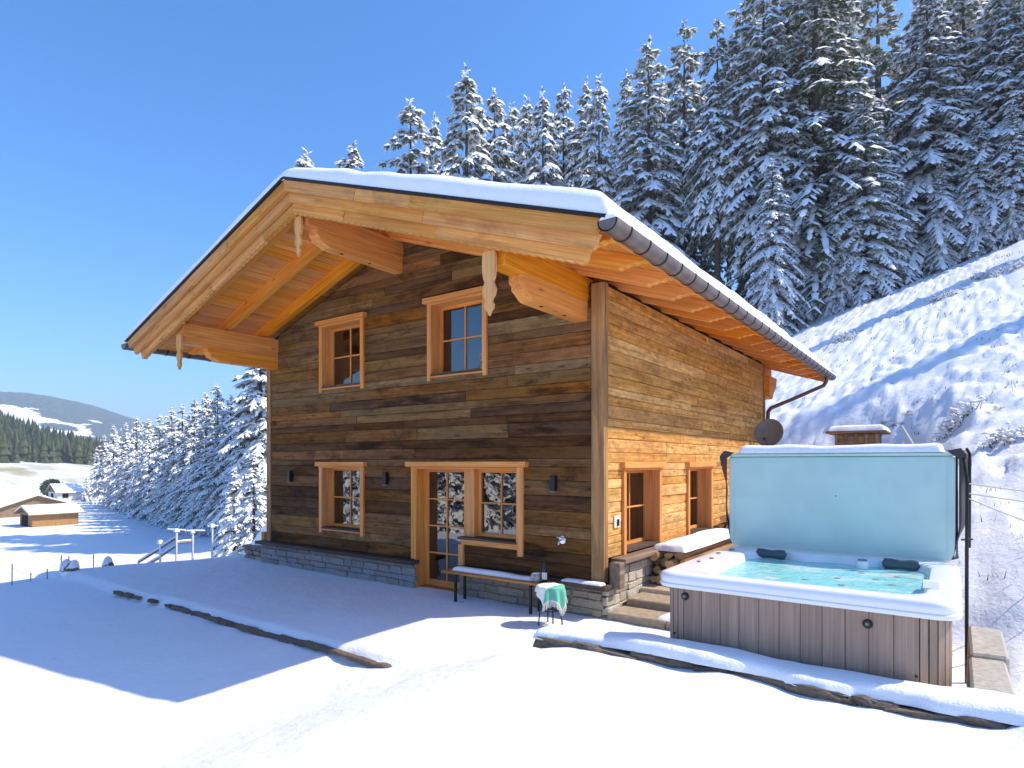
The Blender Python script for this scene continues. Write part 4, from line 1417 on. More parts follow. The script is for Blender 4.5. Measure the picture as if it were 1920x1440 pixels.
for k, (x0, x1, y0, y1, z1) in enumerate(((.10, .35, 5.52, 6.52, .60), (.10, .37, 6.53, 7.60, .63))):
    MB().cbox(x0, x1, y0, y1, .05, z1, .02, jit=.02, rg=rk).build('block', 'cement', kb)
for k, (x, y, z1) in enumerate(((.44, 5.72, .54), (.50, 5.55, .50))):
    MB().cbox(x - .10, x + .08, y - .09, y + .11, .1, z1, .025, jit=.05, rg=rk).build('stone', 'cement', kb)
# low wall in front of the tub with a snow cap
rw = thing('retaining_wall', 'low wall of flat brown stones with a thick snow cap in front of the hot tub', 'wall', (-1.5, 5.36, .4))
def wall_top(x):
    return .475 + .028 * (x + 3.4) / 3.8 + .02 * math.sin(x * 2.3)
MB().box(-3.35, .32, 5.34, 5.50, .0, .43).build('core', 'mortar', rw)
x = -3.42
while x < .40:
    l = rk.choice([.12, .2, .3, .42, .55])
    y = 5.33 + .02 * math.sin(x * 3) + rk.uniform(-.03, .02)
    hstone('stone_dark', rw, x + l / 2, y, wall_top(x) - .04 + rk.uniform(-.03, .012), l * 1.25 + .04, .20, .10 + rk.uniform(-.03, .02), 0, rk)
    x += l
x = -3.40
while x < .36:
    l = rk.uniform(.2, .5)
    hstone('stone_dark', rw, x + l / 2, 5.35, .33, l - .012, .18, .14, 0, rk)
    x += l
snow_pad(-3.55, .50, 5.235, 5.62, .0, .095, 61, 260, 22, 'snow_cap', rw, wob=.07, rr=.10, zfun=lambda X, Y: .478 + .028 * (X + 3.4) / 3.8 + .02 * np.sin(X * 2.3) + .02 * fbm(X * 1.1, Y * 0, 2, 5))
# edge stones of the terrace, mostly under snow
te = thing('terrace_edging', 'broken line of dark flat stones along the snowy terrace edge', 'edging', (-8.5, 4.85, -.05))
x = -12.2
while x < -4.75:
    l = rk.uniform(.08, .30)
    if rk.random() < (.72 if x < -9.2 else .94):
        o = hstone('stone_dark', te, x + l / 2, 4.785 + .03 * math.sin(x * 1.7) + rk.uniform(-.008, .008), -.072 + rk.uniform(-.012, .008), l * 1.25 + .03, .08, .060 + rk.uniform(-.018, .010), 0, rk)
        o.rotation_euler = (0, rk.uniform(-.03, .03), rk.uniform(-.03, .03))
    x += l + (rk.uniform(0, .2) if x < -9.2 else 0)

# ------------------------------------------------------------------ firewood, plank, hut behind the cover
def log(name, p, ln, r_, label, rg, split=False, tilt=0.0):
    t = thing(name, label, 'log', p, 'firewood stacked along the side wall')
    n = 11
    j = [1 + rg.uniform(-.18, .15) for _ in range(n)]
    if split:
        j = [v_ * (.45 if 2 <= k <= 4 else 1) for k, v_ in enumerate(j)]
    def rng(y, s=1.0, dx=0, dz=0):
        return [(p[0] + dx + r_ * s * j[k] * math.cos(2 * math.pi * k / n), y, p[2] + dz + r_ * s * j[k] * math.sin(2 * math.pi * k / n)) for k in range(n)]
    MB().loft([rng(p[1]), rng(p[1] + ln * .5, 1.03, rg.uniform(-.02, .02), rg.uniform(-.01, .01)), rng(p[1] + ln, .97)], False, False).build('bark', 'log_bark', t, 50)
    MB().add(rng(p[1]), [tuple(range(n))]).add(rng(p[1] + ln, .97), [tuple(range(n))]).build('cut_end', 'log_cut', t)
rl = random.Random(9)
base = .30
k = 0
rows_ = ['bottom row', 'row above the bottom', 'third row up', 'fourth row up', 'fifth row up', 'sixth row up']
ords = ['first', 'second', 'third', 'fourth', 'fifth', 'sixth']
for row in range(4):
    for c_ in range(4 - (row > 2)):
        r_ = rl.uniform(.065, .085)
        x = -3.97 + .155 * c_ + (row % 2) * .05
        y = 9.45 + rl.uniform(-.18, .15)
        log('firewood_log', (x, y, base + .075 + row * .125), 3.0, r_, f'long firewood log, {ords[c_]} from the wall, {rows_[row]} of the snow-capped stack', rl, rl.random() < .4)
stk = thing('stack_snow', 'long white snow ridge lying on the firewood stack', 'snow', (-3.7, 11.0, .86))
snow_pad(-4.0, -3.42, 9.40, 12.5, 0, .11, 71, 20, 90, 'snow', stk, wob=.05, rr=.15, zfun=lambda X, Y: .83 + 0 * X)
for row in range(6):
    for c_ in range(3):
        r_ = rl.uniform(.06, .08)
        log('firewood_log', (-3.95 + .16 * c_ + (row % 2) * .04, 12.95 + rl.uniform(-.06, .06), base + .075 + row * .14), .9, r_, f'short split log, {ords[c_]} from the wall, {rows_[row]} of the far stack', rl, rl.random() < .6)
o = MB().prism([(12.60, .2), (12.78, .2), (12.72, 1.08), (12.68, 1.12), (12.58, 1.1)], lambda p, q_, w: (w, p, q_), -3.42, -3.20).build('grey_plank', 'grey_wood', None, origin=(-3.3, 12.7, .3))
tag(o, 'weathered grey plank standing against the firewood stack', 'plank')

hx, hy = -1.80, 16.2
hg = gz(hx, hy)
hut = thing('garden_hut', 'small wooden hut roof with snow just above the tub cover', 'hut', (hx, hy, hg))
zt_h = 2.96
MB().cbox(hx - .42, hx + .42, hy - .45, hy + .45, hg - .1, zt_h - .06, .01).build('wall', 'hut_wood', hut)
for x in np.linspace(hx - .4, hx + .4, 5):
    MB().cbox(x - .03, x + .03, hy - .49, hy - .455, hg - .1, zt_h - .07, .004).build('batten', 'hut_wood', hut)
MB().cbox(hx - .60, hx + .60, hy - .62, hy + .62, zt_h - .055, zt_h, .012).build('roof', 'hut_wood', hut)
snow_pad(hx - .60, hx + .60, hy - .62, hy + .62, zt_h, .13, 83, 30, 30, 'roof_snow', hut, wob=.03, rr=.16)
p0 = Vector((-.65, 15.2, gz(-.65, 15.2)))
pl_ = thing('bent_stake', 'pale bent stake with a snowy cross branch behind the tub cover', 'stake', tuple(p0))
MB().tube([p0 - Vector((0, 0, .1)), p0 + Vector((.02, 0, .5)), p0 + Vector((-.08, 0, .9)), p0 + Vector((-.26, .1, 1.25))], [.035, .03, .028, .02], 8).build('pole', 'white_wall', pl_, 60)
MB().tube([p0 + Vector((-.95, .1, .33)), p0 + Vector((-.05, 0, .72))], .035, 8).build('branch', 'cap_snow', pl_, 60)

# ------------------------------------------------------------------ spruces
def make_spruce(seed, Hh=20.0, Rb=3.0, start=.05, snow=.75, dens=1.0, droop=.45, pad=1.0, whorls=40, needles='needles', shape=1.8):
    """returns (trunk, crown, snow) mesh data of a spruce of height Hh standing at the origin"""
    rg = random.Random(seed)
    V, F, SV, SF = [], [], [], []
    def tri(a, b, c):
        o = len(V)
        V.extend((a, b, c))
        F.append((o, o + 1, o + 2))
    def quad(a, b, c, d):
        o = len(V)
        V.extend((a, b, c, d))
        F.append((o, o + 1, o + 2, o + 3))
    def padlump(p, dr, w, l, h):
        sd = Vector((-dr.y, dr.x, 0))
        if sd.length < 1e-4:
            sd = Vector((1, 0, 0))
        sd.normalize()
        o = len(SV)
        a, b = p - dr * l * .5, p + dr * l * .5
        up = Vector((0, 0, h))
        SV.extend((a - sd * w * .8, a + sd * w * .8, b + sd * w * .6, b - sd * w * .6, p - dr * l * .22 + up, p + dr * l * .22 + up * .85, a - dr * l * .2, b + dr * l * .25 - up * .2))
        SF.extend(((o, o + 3, o + 5, o + 4), (o + 1, o + 4, o + 5, o + 2), (o, o + 4, o + 6), (o + 1, o + 6, o + 4), (o + 3, o + 7, o + 5), (o + 2, o + 5, o + 7)))
    def spray(p, dr, l, w):
        sd = Vector((-dr.y, dr.x, rg.uniform(-.3, .3)))
        if sd.length < 1e-4:
            sd = Vector((1, 0, 0))
        sd.normalize()
        m_ = p + dr * l * .55
        e = p + dr * l - Vector((0, 0, l * .22))
        quad(p - sd * w * .35, m_ - sd * w, e, m_ + sd * w)
        # needles hanging below
        for k in range(1):
            t = rg.uniform(.15, .95)
            q_ = p + dr * l * t
            s2 = sd * w * rg.uniform(.5, 1.1)
            tri(q_ - s2, q_ + s2 + dr * .05, q_ - Vector((rg.uniform(-.06, .06), rg.uniform(-.06, .06), w * rg.uniform(1.1, 2.3))))
        if rg.random() < snow:
            padlump(p + dr * l * .5 + Vector((0, 0, .015)), dr, w * rg.uniform(.85, 1.35) * pad, l * rg.uniform(.8, 1.2) * pad, w * rg.uniform(.6, 1.15) * pad)
    for wi in range(whorls):
        h = start + (1 - start) * (wi + rg.uniform(-.4, .4)) / whorls
        h = min(max(h, start), .995)
        z0 = h * Hh
        rel = (1 - h) / (1 - start)
        Lm = Rb * (1 - (1 - rel) ** shape) + .10
        nb = max(4, int((5 + 5 * rel) * dens))
        ph = rg.uniform(0, 6.28)
        for b in range(nb):
            az = ph + 2 * math.pi * b / nb + rg.uniform(-.3, .3)
            L = Lm * rg.uniform(.58, 1.2)
            zb = min(z0 + rg.uniform(-1, 1) * Hh / whorls, Hh * .985)
            if rg.random() < .06:
                L *= .5
            ou = Vector((math.cos(az), math.sin(az), 0))
            a_ = .45 * (1 - rel) ** 2.5 + .02 + rg.uniform(-.10, .10)
            b_ = droop * (.55 + .45 * rel) + rg.uniform(-.12, .14)
            def pt(s):
                return ou * (L * s) + Vector((0, 0, zb + L * (a_ * s - b_ * s * s + .10 * s ** 4)))
            n = max(2, int(L / .34))
            for i in range(1, n + 1):
                s = (.22 + .78 * (i - rg.uniform(0, .6)) / n)
                p = pt(s)
                dr = (pt(min(s + .05, 1.05)) - pt(s - .05)).normalized()
                sd = Vector((-ou.y, ou.x, 0))
                l = min(.30 + .24 * L * (1 - s) * .8 + .10 * rg.random(), .10 + .8 * L)
                spray(p, dr, l * 1.0, min(.13, .4 * l))
                for sg in (-1, 1):
                    d2 = (dr * .75 + sd * sg * rg.uniform(.6, 1.0) + Vector((0, 0, rg.uniform(-.55, -.10)))).normalized()
                    l2 = l * rg.uniform(.7, 1.25)
                    spray(p, d2, l2, min(.11, .36 * l2))
                    if l2 > .5:
                        spray(p + d2 * l2 * .55, (d2 + dr * .6).normalized(), l2 * .6, .09)
    # leader
    for k in range(10):
        az = rg.uniform(0, 6.28)
        z = Hh * (.955 + .045 * k / 9)
        spray(Vector((0, 0, z)), Vector((math.cos(az) * .6, math.sin(az) * .6, .5)).normalized(), .28, .07)
    def mesh(nm, vs, fs, mt, sm):
        m_ = bpy.data.meshes.new(nm)
        m_.from_pydata([tuple(v) for v in vs], [], fs)
        m_.materials.append(MATS[mt])
        if sm:
            m_.polygons.foreach_set('use_smooth', [True] * len(m_.polygons))
        return m_
    tb_ = MB()
    tb_.tube([(0, 0, -1.5), (0, 0, Hh * .03), (rg.uniform(-.06, .06), rg.uniform(-.06, .06), Hh * .4), (0, 0, Hh * .995)], [Hh * .017, Hh * .0135, Hh * .010, .012], 9)
    # dead stubs on the bare trunk
    if start > .12:
        for k in range(int(40 * start * 2)):
            z = rg.uniform(.06, start + .05) * Hh
            az = rg.uniform(0, 6.28)
            ln = rg.uniform(.4, 1.5)
            tb_.tube([(0, 0, z), (ln * math.cos(az), ln * math.sin(az), z - ln * rg.uniform(0, .4))], [.022, .008], 4)
    return (mesh('trunk', tb_.v, tb_.f, 'trunk_bark', True), mesh('crown', V, F, needles, False), mesh('branch_snow', SV, SF, 'tree_snow', True))
PROTO = {
    'full_a': make_spruce(1, 20, 3.1, .05, .97, shape=2.0, pad=1.25, droop=.85),
    'full_b': make_spruce(2, 20, 3.5, .04, .95, droop=.95, shape=1.8, pad=1.3),
    'tall_a': make_spruce(3, 20, 2.5, .30, .95, whorls=30, shape=2.0, pad=1.25, droop=.8),
    'tall_b': make_spruce(4, 20, 2.1, .40, .85, whorls=26, shape=2.2, pad=1.15, droop=.75),
    'green': make_spruce(5, 20, 3.3, .10, .62, needles='needles_green', droop=.9, shape=1.9),
    'thin': make_spruce(6, 20, 2.0, .25, .70, dens=.7, whorls=26, shape=2.2, droop=.3),
    'far_a': make_spruce(7, 20, 3.1, .03, .95, dens=.8, whorls=30, pad=1.12, shape=1.7, droop=.8),
    'far_b': make_spruce(8, 20, 2.7, .05, .90, dens=.8, whorls=30, pad=1.1, droop=.9, shape=1.5),
}
def spruce(kind, x, y, h, label, group, rz=None, sw=1.0, z=None):
    g = gz(x, y) if z is None else z
    t = thing('spruce_tree', label, 'tree', (x, y, g), group)
    s = h / 20.0
    t.scale = (s * sw, s * sw, s)
    t.rotation_euler = (0, 0, rz if rz is not None else rt.uniform(0, 6.28))
    for nm, me_ in zip(('trunk', 'crown', 'branch_snow'), PROTO[kind]):
        o = bpy.data.objects.new(nm, me_)
        COL.objects.link(o)
        o.parent = t
    return t
rt = random.Random(33)
ORD = ['first', 'second', 'third', 'fourth', 'fifth', 'sixth', 'seventh', 'eighth', 'ninth', 'tenth', 'eleventh', 'twelfth', 'thirteenth', 'fourteenth', 'fifteenth', 'sixteenth', 'seventeenth', 'eighteenth']
TREES = [
    ('full_b', -64.3, 46.1, 44.3, 1.0, 'snowy spruce top, first from the left along the chalet ridge', 'spruces behind the chalet roof'),
    ('full_a', -57.4, 47.3, 41.7, 1.0, 'snowy spruce top, second from the left along the chalet ridge', 'spruces behind the chalet roof'),
    ('full_a', -47.5, 47.1, 40.9, 1.0, 'snowy spruce top, third from the left along the chalet ridge', 'spruces behind the chalet roof'),
    ('full_b', -50.9, 54.5, 42.0, 0.8, 'snowy spruce top, fourth from the left along the chalet ridge', 'spruces behind the chalet roof'),
    ('full_b', -41.3, 49.1, 40.4, 0.95, 'snowy spruce top, fifth from the left along the chalet ridge', 'spruces behind the chalet roof'),
    ('full_a', -40.8, 53.2, 38.6, 0.8, 'snowy spruce top, sixth from the left along the chalet ridge', 'spruces behind the chalet roof'),
    ('tall_a', -44.5, 61.6, 40.3, 0.8, 'snowy spruce top, seventh from the left along the chalet ridge', 'spruces behind the chalet roof'),
    ('full_a', -39.6, 57.7, 37.5, 0.75, 'snowy spruce top, eighth from the left along the chalet ridge', 'spruces behind the chalet roof'),
    ('full_b', -35.4, 54.6, 35.2, 0.75, 'snowy spruce top, ninth from the left along the chalet ridge', 'spruces behind the chalet roof'),
    ('tall_a', -35.7, 59.3, 36.4, 0.8, 'snowy spruce top, tenth from the left along the chalet ridge', 'spruces behind the chalet roof'),
    ('full_a', -32.2, 58.1, 34.8, 0.75, 'snowy spruce top, eleventh from the left along the chalet ridge', 'spruces behind the chalet roof'),
    ('full_b', -29.2, 55.4, 32.8, 0.75, 'snowy spruce top, twelfth from the left along the chalet ridge', 'spruces behind the chalet roof'),
    ('tall_a', -29.5, 62.6, 34.5, 0.75, 'snowy spruce top, thirteenth from the left along the chalet ridge', 'spruces behind the chalet roof'),
    ('full_a', -24.3, 56.4, 33.3, 1.0, 'snowy spruce top, fourteenth from the left along the chalet ridge', 'spruces behind the chalet roof'),
    ('tall_a', -27.8, 68.7, 33.8, 0.7, 'tall bare-stemmed spruce, first in the gap between ridge row and hill forest', 'tall spruces beside the gap'),
    ('tall_b', -22.2, 60.5, 34.5, 0.85, 'tall bare-stemmed spruce, second in the gap between ridge row and hill forest', 'tall spruces beside the gap'),
    ('thin', -23.3, 69.5, 31.0, 0.9, 'tall bare-stemmed spruce, third in the gap between ridge row and hill forest', 'tall spruces beside the gap'),
    ('tall_b', -17.9, 57.4, 30.9, 0.85, 'tall bare-stemmed spruce, fourth in the gap between ridge row and hill forest', 'tall spruces beside the gap'),
    ('tall_b', -18.8, 64.1, 29.5, 0.7, 'tall bare-stemmed spruce, fifth in the gap between ridge row and hill forest', 'tall spruces beside the gap'),
    ('tall_b', -16.3, 59.8, 32.1, 0.95, 'tall bare-stemmed spruce, sixth in the gap between ridge row and hill forest', 'tall spruces beside the gap'),
    ('thin', -22.8, 64.9, 24.8, 0.9, 'thin half-bare spruce low in the gap right of the ridge row', 'tall spruces beside the gap'),
    ('tall_a', -13.9, 57.8, 33.2, 0.95, 'tall snowy spruce above the gutter end with long bare stem', 'spruces along the forest edge on the hill'),
    ('full_b', -11.8, 51.9, 14.5, 1.0, 'lower heavily snowed spruce just above the gutter', 'spruces along the forest edge on the hill'),
    ('green', -9.9, 59.5, 34.0, 1.25, 'greenest tall spruce with little snow in the hill forest', 'spruces along the forest edge on the hill'),
    ('full_a', -11.2, 57.3, 19.5, 0.95, 'snowy spruce left of the greenest tall spruce', 'spruces along the forest edge on the hill'),
    ('full_b', -7.8, 56.1, 11.0, 0.95, 'short snowy spruce below the greenest tall spruce', 'spruces along the forest edge on the hill'),
    ('full_a', -5.9, 56.8, 17.2, 1.2, 'heavily snowed spruce with its brown stem foot at the forest edge', 'spruces along the forest edge on the hill'),
    ('thin', -5.9, 67.3, 29.2, 1.5, 'sparse thin spruce against blue sky at the frame top', 'spruces along the forest edge on the hill'),
    ('full_b', -3.5, 59.1, 9.0, 0.9, 'low snowy spruce right of the one with visible stem', 'spruces along the forest edge on the hill'),
    ('full_b', -1.9, 62.8, 24.5, 1.15, 'tall snowy spruce right of the sparse thin one', 'spruces along the forest edge on the hill'),
    ('full_a', -0.9, 59.8, 8.7, 0.9, 'low snowy spruce above the first slope shrub', 'spruces along the forest edge on the hill'),
    ('full_a', 0.6, 65.8, 25.5, 1.2, 'broad snowy spruce reaching the frame top near the right', 'spruces along the forest edge on the hill'),
    ('full_b', 1.5, 60.9, 10.9, 1.0, 'medium snowy spruce at the upper forest edge', 'spruces along the forest edge on the hill'),
    ('full_b', 2.9, 63.8, 21.3, 1.2, 'dense snowy spruce second from the right frame edge', 'spruces along the forest edge on the hill'),
    ('full_a', 5.0, 64.1, 22.6, 1.3, 'snowy spruce cut by the right frame edge', 'spruces along the forest edge on the hill'),
    ('full_a', 3.6, 60.6, 10.8, 1.0, 'small snowy spruce lowest at the right frame edge', 'spruces along the forest edge on the hill'),
    ('tall_b', -15.1, 70.5, 35.8, 1.2, 'snowy spruce deep in the hill forest behind the edge row', 'spruces deep in the hill forest'),
    ('full_b', -10.7, 73.7, 38.2, 1.1, 'snowy spruce deep in the hill forest behind the edge row', 'spruces deep in the hill forest'),
    ('full_a', -8.9, 77.5, 25.1, 0.9, 'snowy spruce deep in the hill forest behind the edge row', 'spruces deep in the hill forest'),
    ('tall_a', -4.9, 82.8, 25.5, 1.0, 'snowy spruce deep in the hill forest behind the edge row', 'spruces deep in the hill forest'),
    ('full_b', -0.9, 80.8, 34.4, 1.1, 'snowy spruce deep in the hill forest behind the edge row', 'spruces deep in the hill forest'),
    ('full_b', 5.0, 82.5, 31.9, 1.1, 'snowy spruce deep in the hill forest behind the edge row', 'spruces deep in the hill forest'),
    ('full_a', 7.4, 81.9, 27.6, 1.2, 'snowy spruce deep in the hill forest behind the edge row', 'spruces deep in the hill forest'),
    ('full_b', 8.4, 72.7, 21.5, 1.2, 'snowy spruce deep in the hill forest behind the edge row', 'spruces deep in the hill forest'),
    ('full_a', 11.4, 82.3, 22.8, 1.2, 'snowy spruce deep in the hill forest behind the edge row', 'spruces deep in the hill forest'),
    ('tall_b', 20, 40, 20, 0.75, 'snowy spruce beyond the frame edge casting shade on the slope', 'spruces beyond the frame edge'),
    ('full_b', 12, 52, 20, 0.75, 'snowy spruce beyond the frame edge casting shade on the slope', 'spruces beyond the frame edge'),
    ('far_b', -170.3, 62.0, 13.0, 1.1590120224343587, 'snowy spruce, first from the left in the row along the valley field', 'snowy spruces along the valley field'),
    ('far_a', -155.2, 58.1, 15.5, 1.125791508557679, 'snowy spruce, second from the left in the row along the valley field', 'snowy spruces along the valley field'),
    ('far_b', -144.6, 55.9, 17.1, 1.1990145606526703, 'snowy spruce, third from the left in the row along the valley field', 'snowy spruces along the valley field'),
    ('far_a', -133.8, 53.9, 17.2, 1.1387430677006027, 'snowy spruce, fourth from the left in the row along the valley field', 'snowy spruces along the valley field'),
    ('far_b', -123.3, 51.5, 17.6, 1.1166287739198975, 'snowy spruce, fifth from the left in the row along the valley field', 'snowy spruces along the valley field'),
    ('far_a', -114.1, 49.6, 16.9, 1.2003977536212689, 'snowy spruce, sixth from the left in the row along the valley field', 'snowy spruces along the valley field'),
    ('far_b', -105.1, 47.4, 17.0, 1.32948876077193, 'snowy spruce, seventh from the left in the row along the valley field', 'snowy spruces along the valley field'),
    ('far_a', -98.4, 46.1, 17.6, 1.3001130878739522, 'snowy spruce, eighth from the left in the row along the valley field', 'snowy spruces along the valley field'),
    ('far_b', -91.9, 44.6, 17.5, 1.2912906506263597, 'snowy spruce, ninth from the left in the row along the valley field', 'snowy spruces along the valley field'),
    ('far_a', -86.5, 43.6, 18.0, 1.1554820439225795, 'snowy spruce, tenth from the left in the row along the valley field', 'snowy spruces along the valley field'),
    ('far_b', -81.2, 42.5, 18.1, 1.2341700020437034, 'snowy spruce, eleventh from the left in the row along the valley field', 'snowy spruces along the valley field'),
    ('far_a', -76.1, 41.3, 18.3, 1.1691706608603627, 'snowy spruce, twelfth from the left in the row along the valley field', 'snowy spruces along the valley field'),
    ('far_b', -70.9, 40.1, 16.6, 1.1431661323213422, 'snowy spruce, thirteenth from the left in the row along the valley field', 'snowy spruces along the valley field'),
    ('far_a', -65.9, 38.7, 16.3, 1.1265458231078826, 'snowy spruce, fourteenth from the left in the row along the valley field', 'snowy spruces along the valley field'),
    ('far_a', -197.5, 72.0, 11.8, 1.2486760146335258, 'snowy spruce in the second row behind the valley field row', 'second row of valley spruces'),
    ('far_b', -178.7, 68.4, 15.2, 1.058030685405772, 'snowy spruce in the second row behind the valley field row', 'second row of valley spruces'),
    ('far_a', -167.5, 65.1, 17.6, 1.2195684126636155, 'snowy spruce in the second row behind the valley field row', 'second row of valley spruces'),
    ('far_b', -153.9, 63.4, 17.1, 1.0260154757904765, 'snowy spruce in the second row behind the valley field row', 'second row of valley spruces'),
    ('far_a', -142.3, 60.3, 18.1, 1.1517861327131247, 'snowy spruce in the second row behind the valley field row', 'second row of valley spruces'),
    ('far_b', -132.4, 57.5, 17.9, 1.0268038621796172, 'snowy spruce in the second row behind the valley field row', 'second row of valley spruces'),
    ('far_a', -120.8, 55.9, 17.1, 1.1642916608761162, 'snowy spruce in the second row behind the valley field row', 'second row of valley spruces'),
    ('far_b', -114.0, 53.6, 17.7, 1.1717100405057674, 'snowy spruce in the second row behind the valley field row', 'second row of valley spruces'),
    ('far_a', -105.6, 52.5, 17.9, 1.1525117125998254, 'snowy spruce in the second row behind the valley field row', 'second row of valley spruces'),
    ('far_b', -100.1, 50.8, 19.0, 1.1293129051879922, 'snowy spruce in the second row behind the valley field row', 'second row of valley spruces'),
    ('far_a', -94.3, 49.2, 19.8, 1.2437776955903863, 'snowy spruce in the second row behind the valley field row', 'second row of valley spruces'),
    ('far_b', -88.4, 47.7, 20.5, 1.1879052236619712, 'snowy spruce in the second row behind the valley field row', 'second row of valley spruces'),
    ('far_a', -82.2, 46.5, 17.8, 1.141372025834498, 'snowy spruce in the second row behind the valley field row', 'second row of valley spruces'),
    ('far_b', -76.3, 45.0, 16.8, 1.0586720482999947, 'snowy spruce in the second row behind the valley field row', 'second row of valley spruces'),
    ('far_b', -139.0, 54.3, 13.3, 1.3897994945373058, 'low snowy spruce, first from the left at the foot of the valley field row', 'low spruces in front of the valley row'),
    ('far_a', -128.8, 52.2, 12.9, 1.4240828042971387, 'low snowy spruce, second from the left at the foot of the valley field row', 'low spruces in front of the valley row'),
    ('far_b', -118.6, 50.0, 12.6, 1.4712945304591973, 'low snowy spruce, third from the left at the foot of the valley field row', 'low spruces in front of the valley row'),
    ('far_a', -110.0, 47.9, 14.4, 1.2686608320716295, 'low snowy spruce, fourth from the left at the foot of the valley field row', 'low spruces in front of the valley row'),
    ('far_b', -100.7, 46.3, 12.4, 1.2712251509475978, 'low snowy spruce, fifth from the left at the foot of the valley field row', 'low spruces in front of the valley row'),
    ('far_a', -94.7, 44.7, 14.8, 1.3377056256510527, 'low snowy spruce, sixth from the left at the foot of the valley field row', 'low spruces in front of the valley row'),
    ('far_b', -88.6, 43.1, 13.0, 1.4687783337335467, 'low snowy spruce, seventh from the left at the foot of the valley field row', 'low spruces in front of the valley row'),
    ('far_a', -82.7, 42.6, 13.5, 1.4879602774838854, 'low snowy spruce, eighth from the left at the foot of the valley field row', 'low spruces in front of the valley row'),
    ('far_b', -78.4, 41.0, 15.3, 1.4898020270904369, 'low snowy spruce, ninth from the left at the foot of the valley field row', 'low spruces in front of the valley row'),
    ('far_a', -72.8, 40.2, 15.1, 1.4829925102058943, 'low snowy spruce, tenth from the left at the foot of the valley field row', 'low spruces in front of the valley row'),
    ('far_b', -68.0, 39.0, 12.4, 1.2880230760970628, 'low snowy spruce, eleventh from the left at the foot of the valley field row', 'low spruces in front of the valley row'),
    ('far_a', -63.5, 37.5, 13.4, 1.2409312879667744, 'low snowy spruce, twelfth from the left at the foot of the valley field row', 'low spruces in front of the valley row'),
    ('full_a', -40.4, 25.1, 17.3, 1.15, 'large snow-laden spruce beside the far corner of the chalet', 'snowy spruces along the valley field'),
    ('far_b', -36.2, 20.7, 6.8, 1.35, 'small snow-laden spruce below the large one at the chalet corner', 'snowy spruces along the valley field'),
    ('far_a', -30.6, 18.6, 6.6, 1.35, 'low snow-heaped spruce nearest the chalet corner', 'snowy spruces along the valley field'),
    ('far_a', -166.5, 58.6, 6.0, 1.6, 'single small spruce standing apart behind the field barn', None),
]
for kind, x, y, h, sw, label, group in TREES:
    spruce(kind, x, y, h, label, group, sw=sw)

# ------------------------------------------------------------------ shrubs and tufts on the slope
def shrub(x, y, r_, h, label, seed):
    rg_ = random.Random(seed)
    g = gz(x, y)
    t = thing('snowy_shrub', label, 'shrub', (x, y, g), 'snowy shrubs on the slope')
    tw, sn = MB(), MB()
    for k in range(int(90 * r_)):
        az = rg_.uniform(0, 6.28)
        rr_ = r_ * math.sqrt(rg_.random())
        bx, by = x + rr_ * math.cos(az) * 1.2, y + rr_ * math.sin(az) * .7
        bz = gz(bx, by)
        le = Vector((rg_.uniform(-.5, .5), rg_.uniform(-.5, .5), 1)).normalized() * h * rg_.uniform(.4, 1.1)
        p = Vector((bx, by, bz - .05))
        tw.tube([p, p + le * .6, p + le + Vector((le.x * .4, le.y * .4, -.05))], [.014, .009, .004], 4)
        for q_ in range(3):
            c_ = p + le * rg_.uniform(.35, 1.05)
            a_, w_ = rg_.uniform(.05, .13), rg_.uniform(.03, .07)
            d_ = Vector((rg_.uniform(-1, 1), rg_.uniform(-1, 1), 0)).normalized()
            s_ = Vector((-d_.y, d_.x, 0))
            sn.add([c_ - d_ * a_, c_ - s_ * w_, c_ + d_ * a_, c_ + s_ * w_, c_ + Vector((0, 0, w_))], [(0, 1, 4), (1, 2, 4), (2, 3, 4), (3, 0, 4), (0, 3, 2, 1)])
    tw.build('twigs', 'twig', t)['kind'] = 'stuff'
    sn.build('twig_snow', 'tree_snow', t, 'all')['kind'] = 'stuff'
shrub(-0.59, 40.66, 0.6, 0.4, 'snowy twig shrub standing alone on the slope', 50)
shrub(1.45, 43.37, 0.6, 0.4, 'snowy twig shrub left of the pair high on the slope', 51)
shrub(2.45, 41.87, 0.7, 0.45, 'snowy twig shrub at the right frame edge high on the slope', 52)
shrub(-4.8, 37.49, 0.5, 0.5, 'small snowy shrub low on the slope near the roof edge', 53)
shrub(0.0, 17.64, 0.4, 0.35, 'snowy weeds above the tub cover', 54)
shrub(0.74, 14.97, 0.35, 0.3, 'snowy weeds on the slope right of the tub cover', 55)

# grass tips poking through the snow of the slope
gv, gf = [], []
rgz = np.random.default_rng(4)
n_t = 2200
tx = rgz.uniform(-14, 9, n_t)
ty = 9.5 + 55 * rgz.random(n_t) ** 1.5
keep = ~((tx < -2.2) & (ty < 20)) & (fbm(tx * .55, ty * .35, 3, 12) > .05)
tx, ty = tx[keep], ty[keep]
tz = ground_h(tx, ty)
for x, y, z in zip(tx, ty, tz):
    for k in range(5):
        a_ = rgz.uniform(0, 6.28)
        ln = rgz.uniform(.03, .11)
        le = rgz.uniform(.0, .12)
        o_ = len(gv)
        px, py = x + rgz.normal() * .10, y + rgz.normal() * .10
        w_ = .003 + .0004 * y
        gv.extend([(px - w_ * math.sin(a_), py + w_ * math.cos(a_), z - .03), (px + w_ * math.sin(a_), py - w_ * math.cos(a_), z - .03), (px + le * math.cos(a_), py + le * math.sin(a_), z + ln)])
        gf.append((o_, o_ + 1, o_ + 2))
gmb = MB()
gmb.v, gmb.f = gv, gf
gmb.m = [0] * len(gf)
tag(gmb.build('grass', 'dry_grass', None, fix=False), 'dry grass tips poking through snow on the slope', 'grass', kind='stuff')

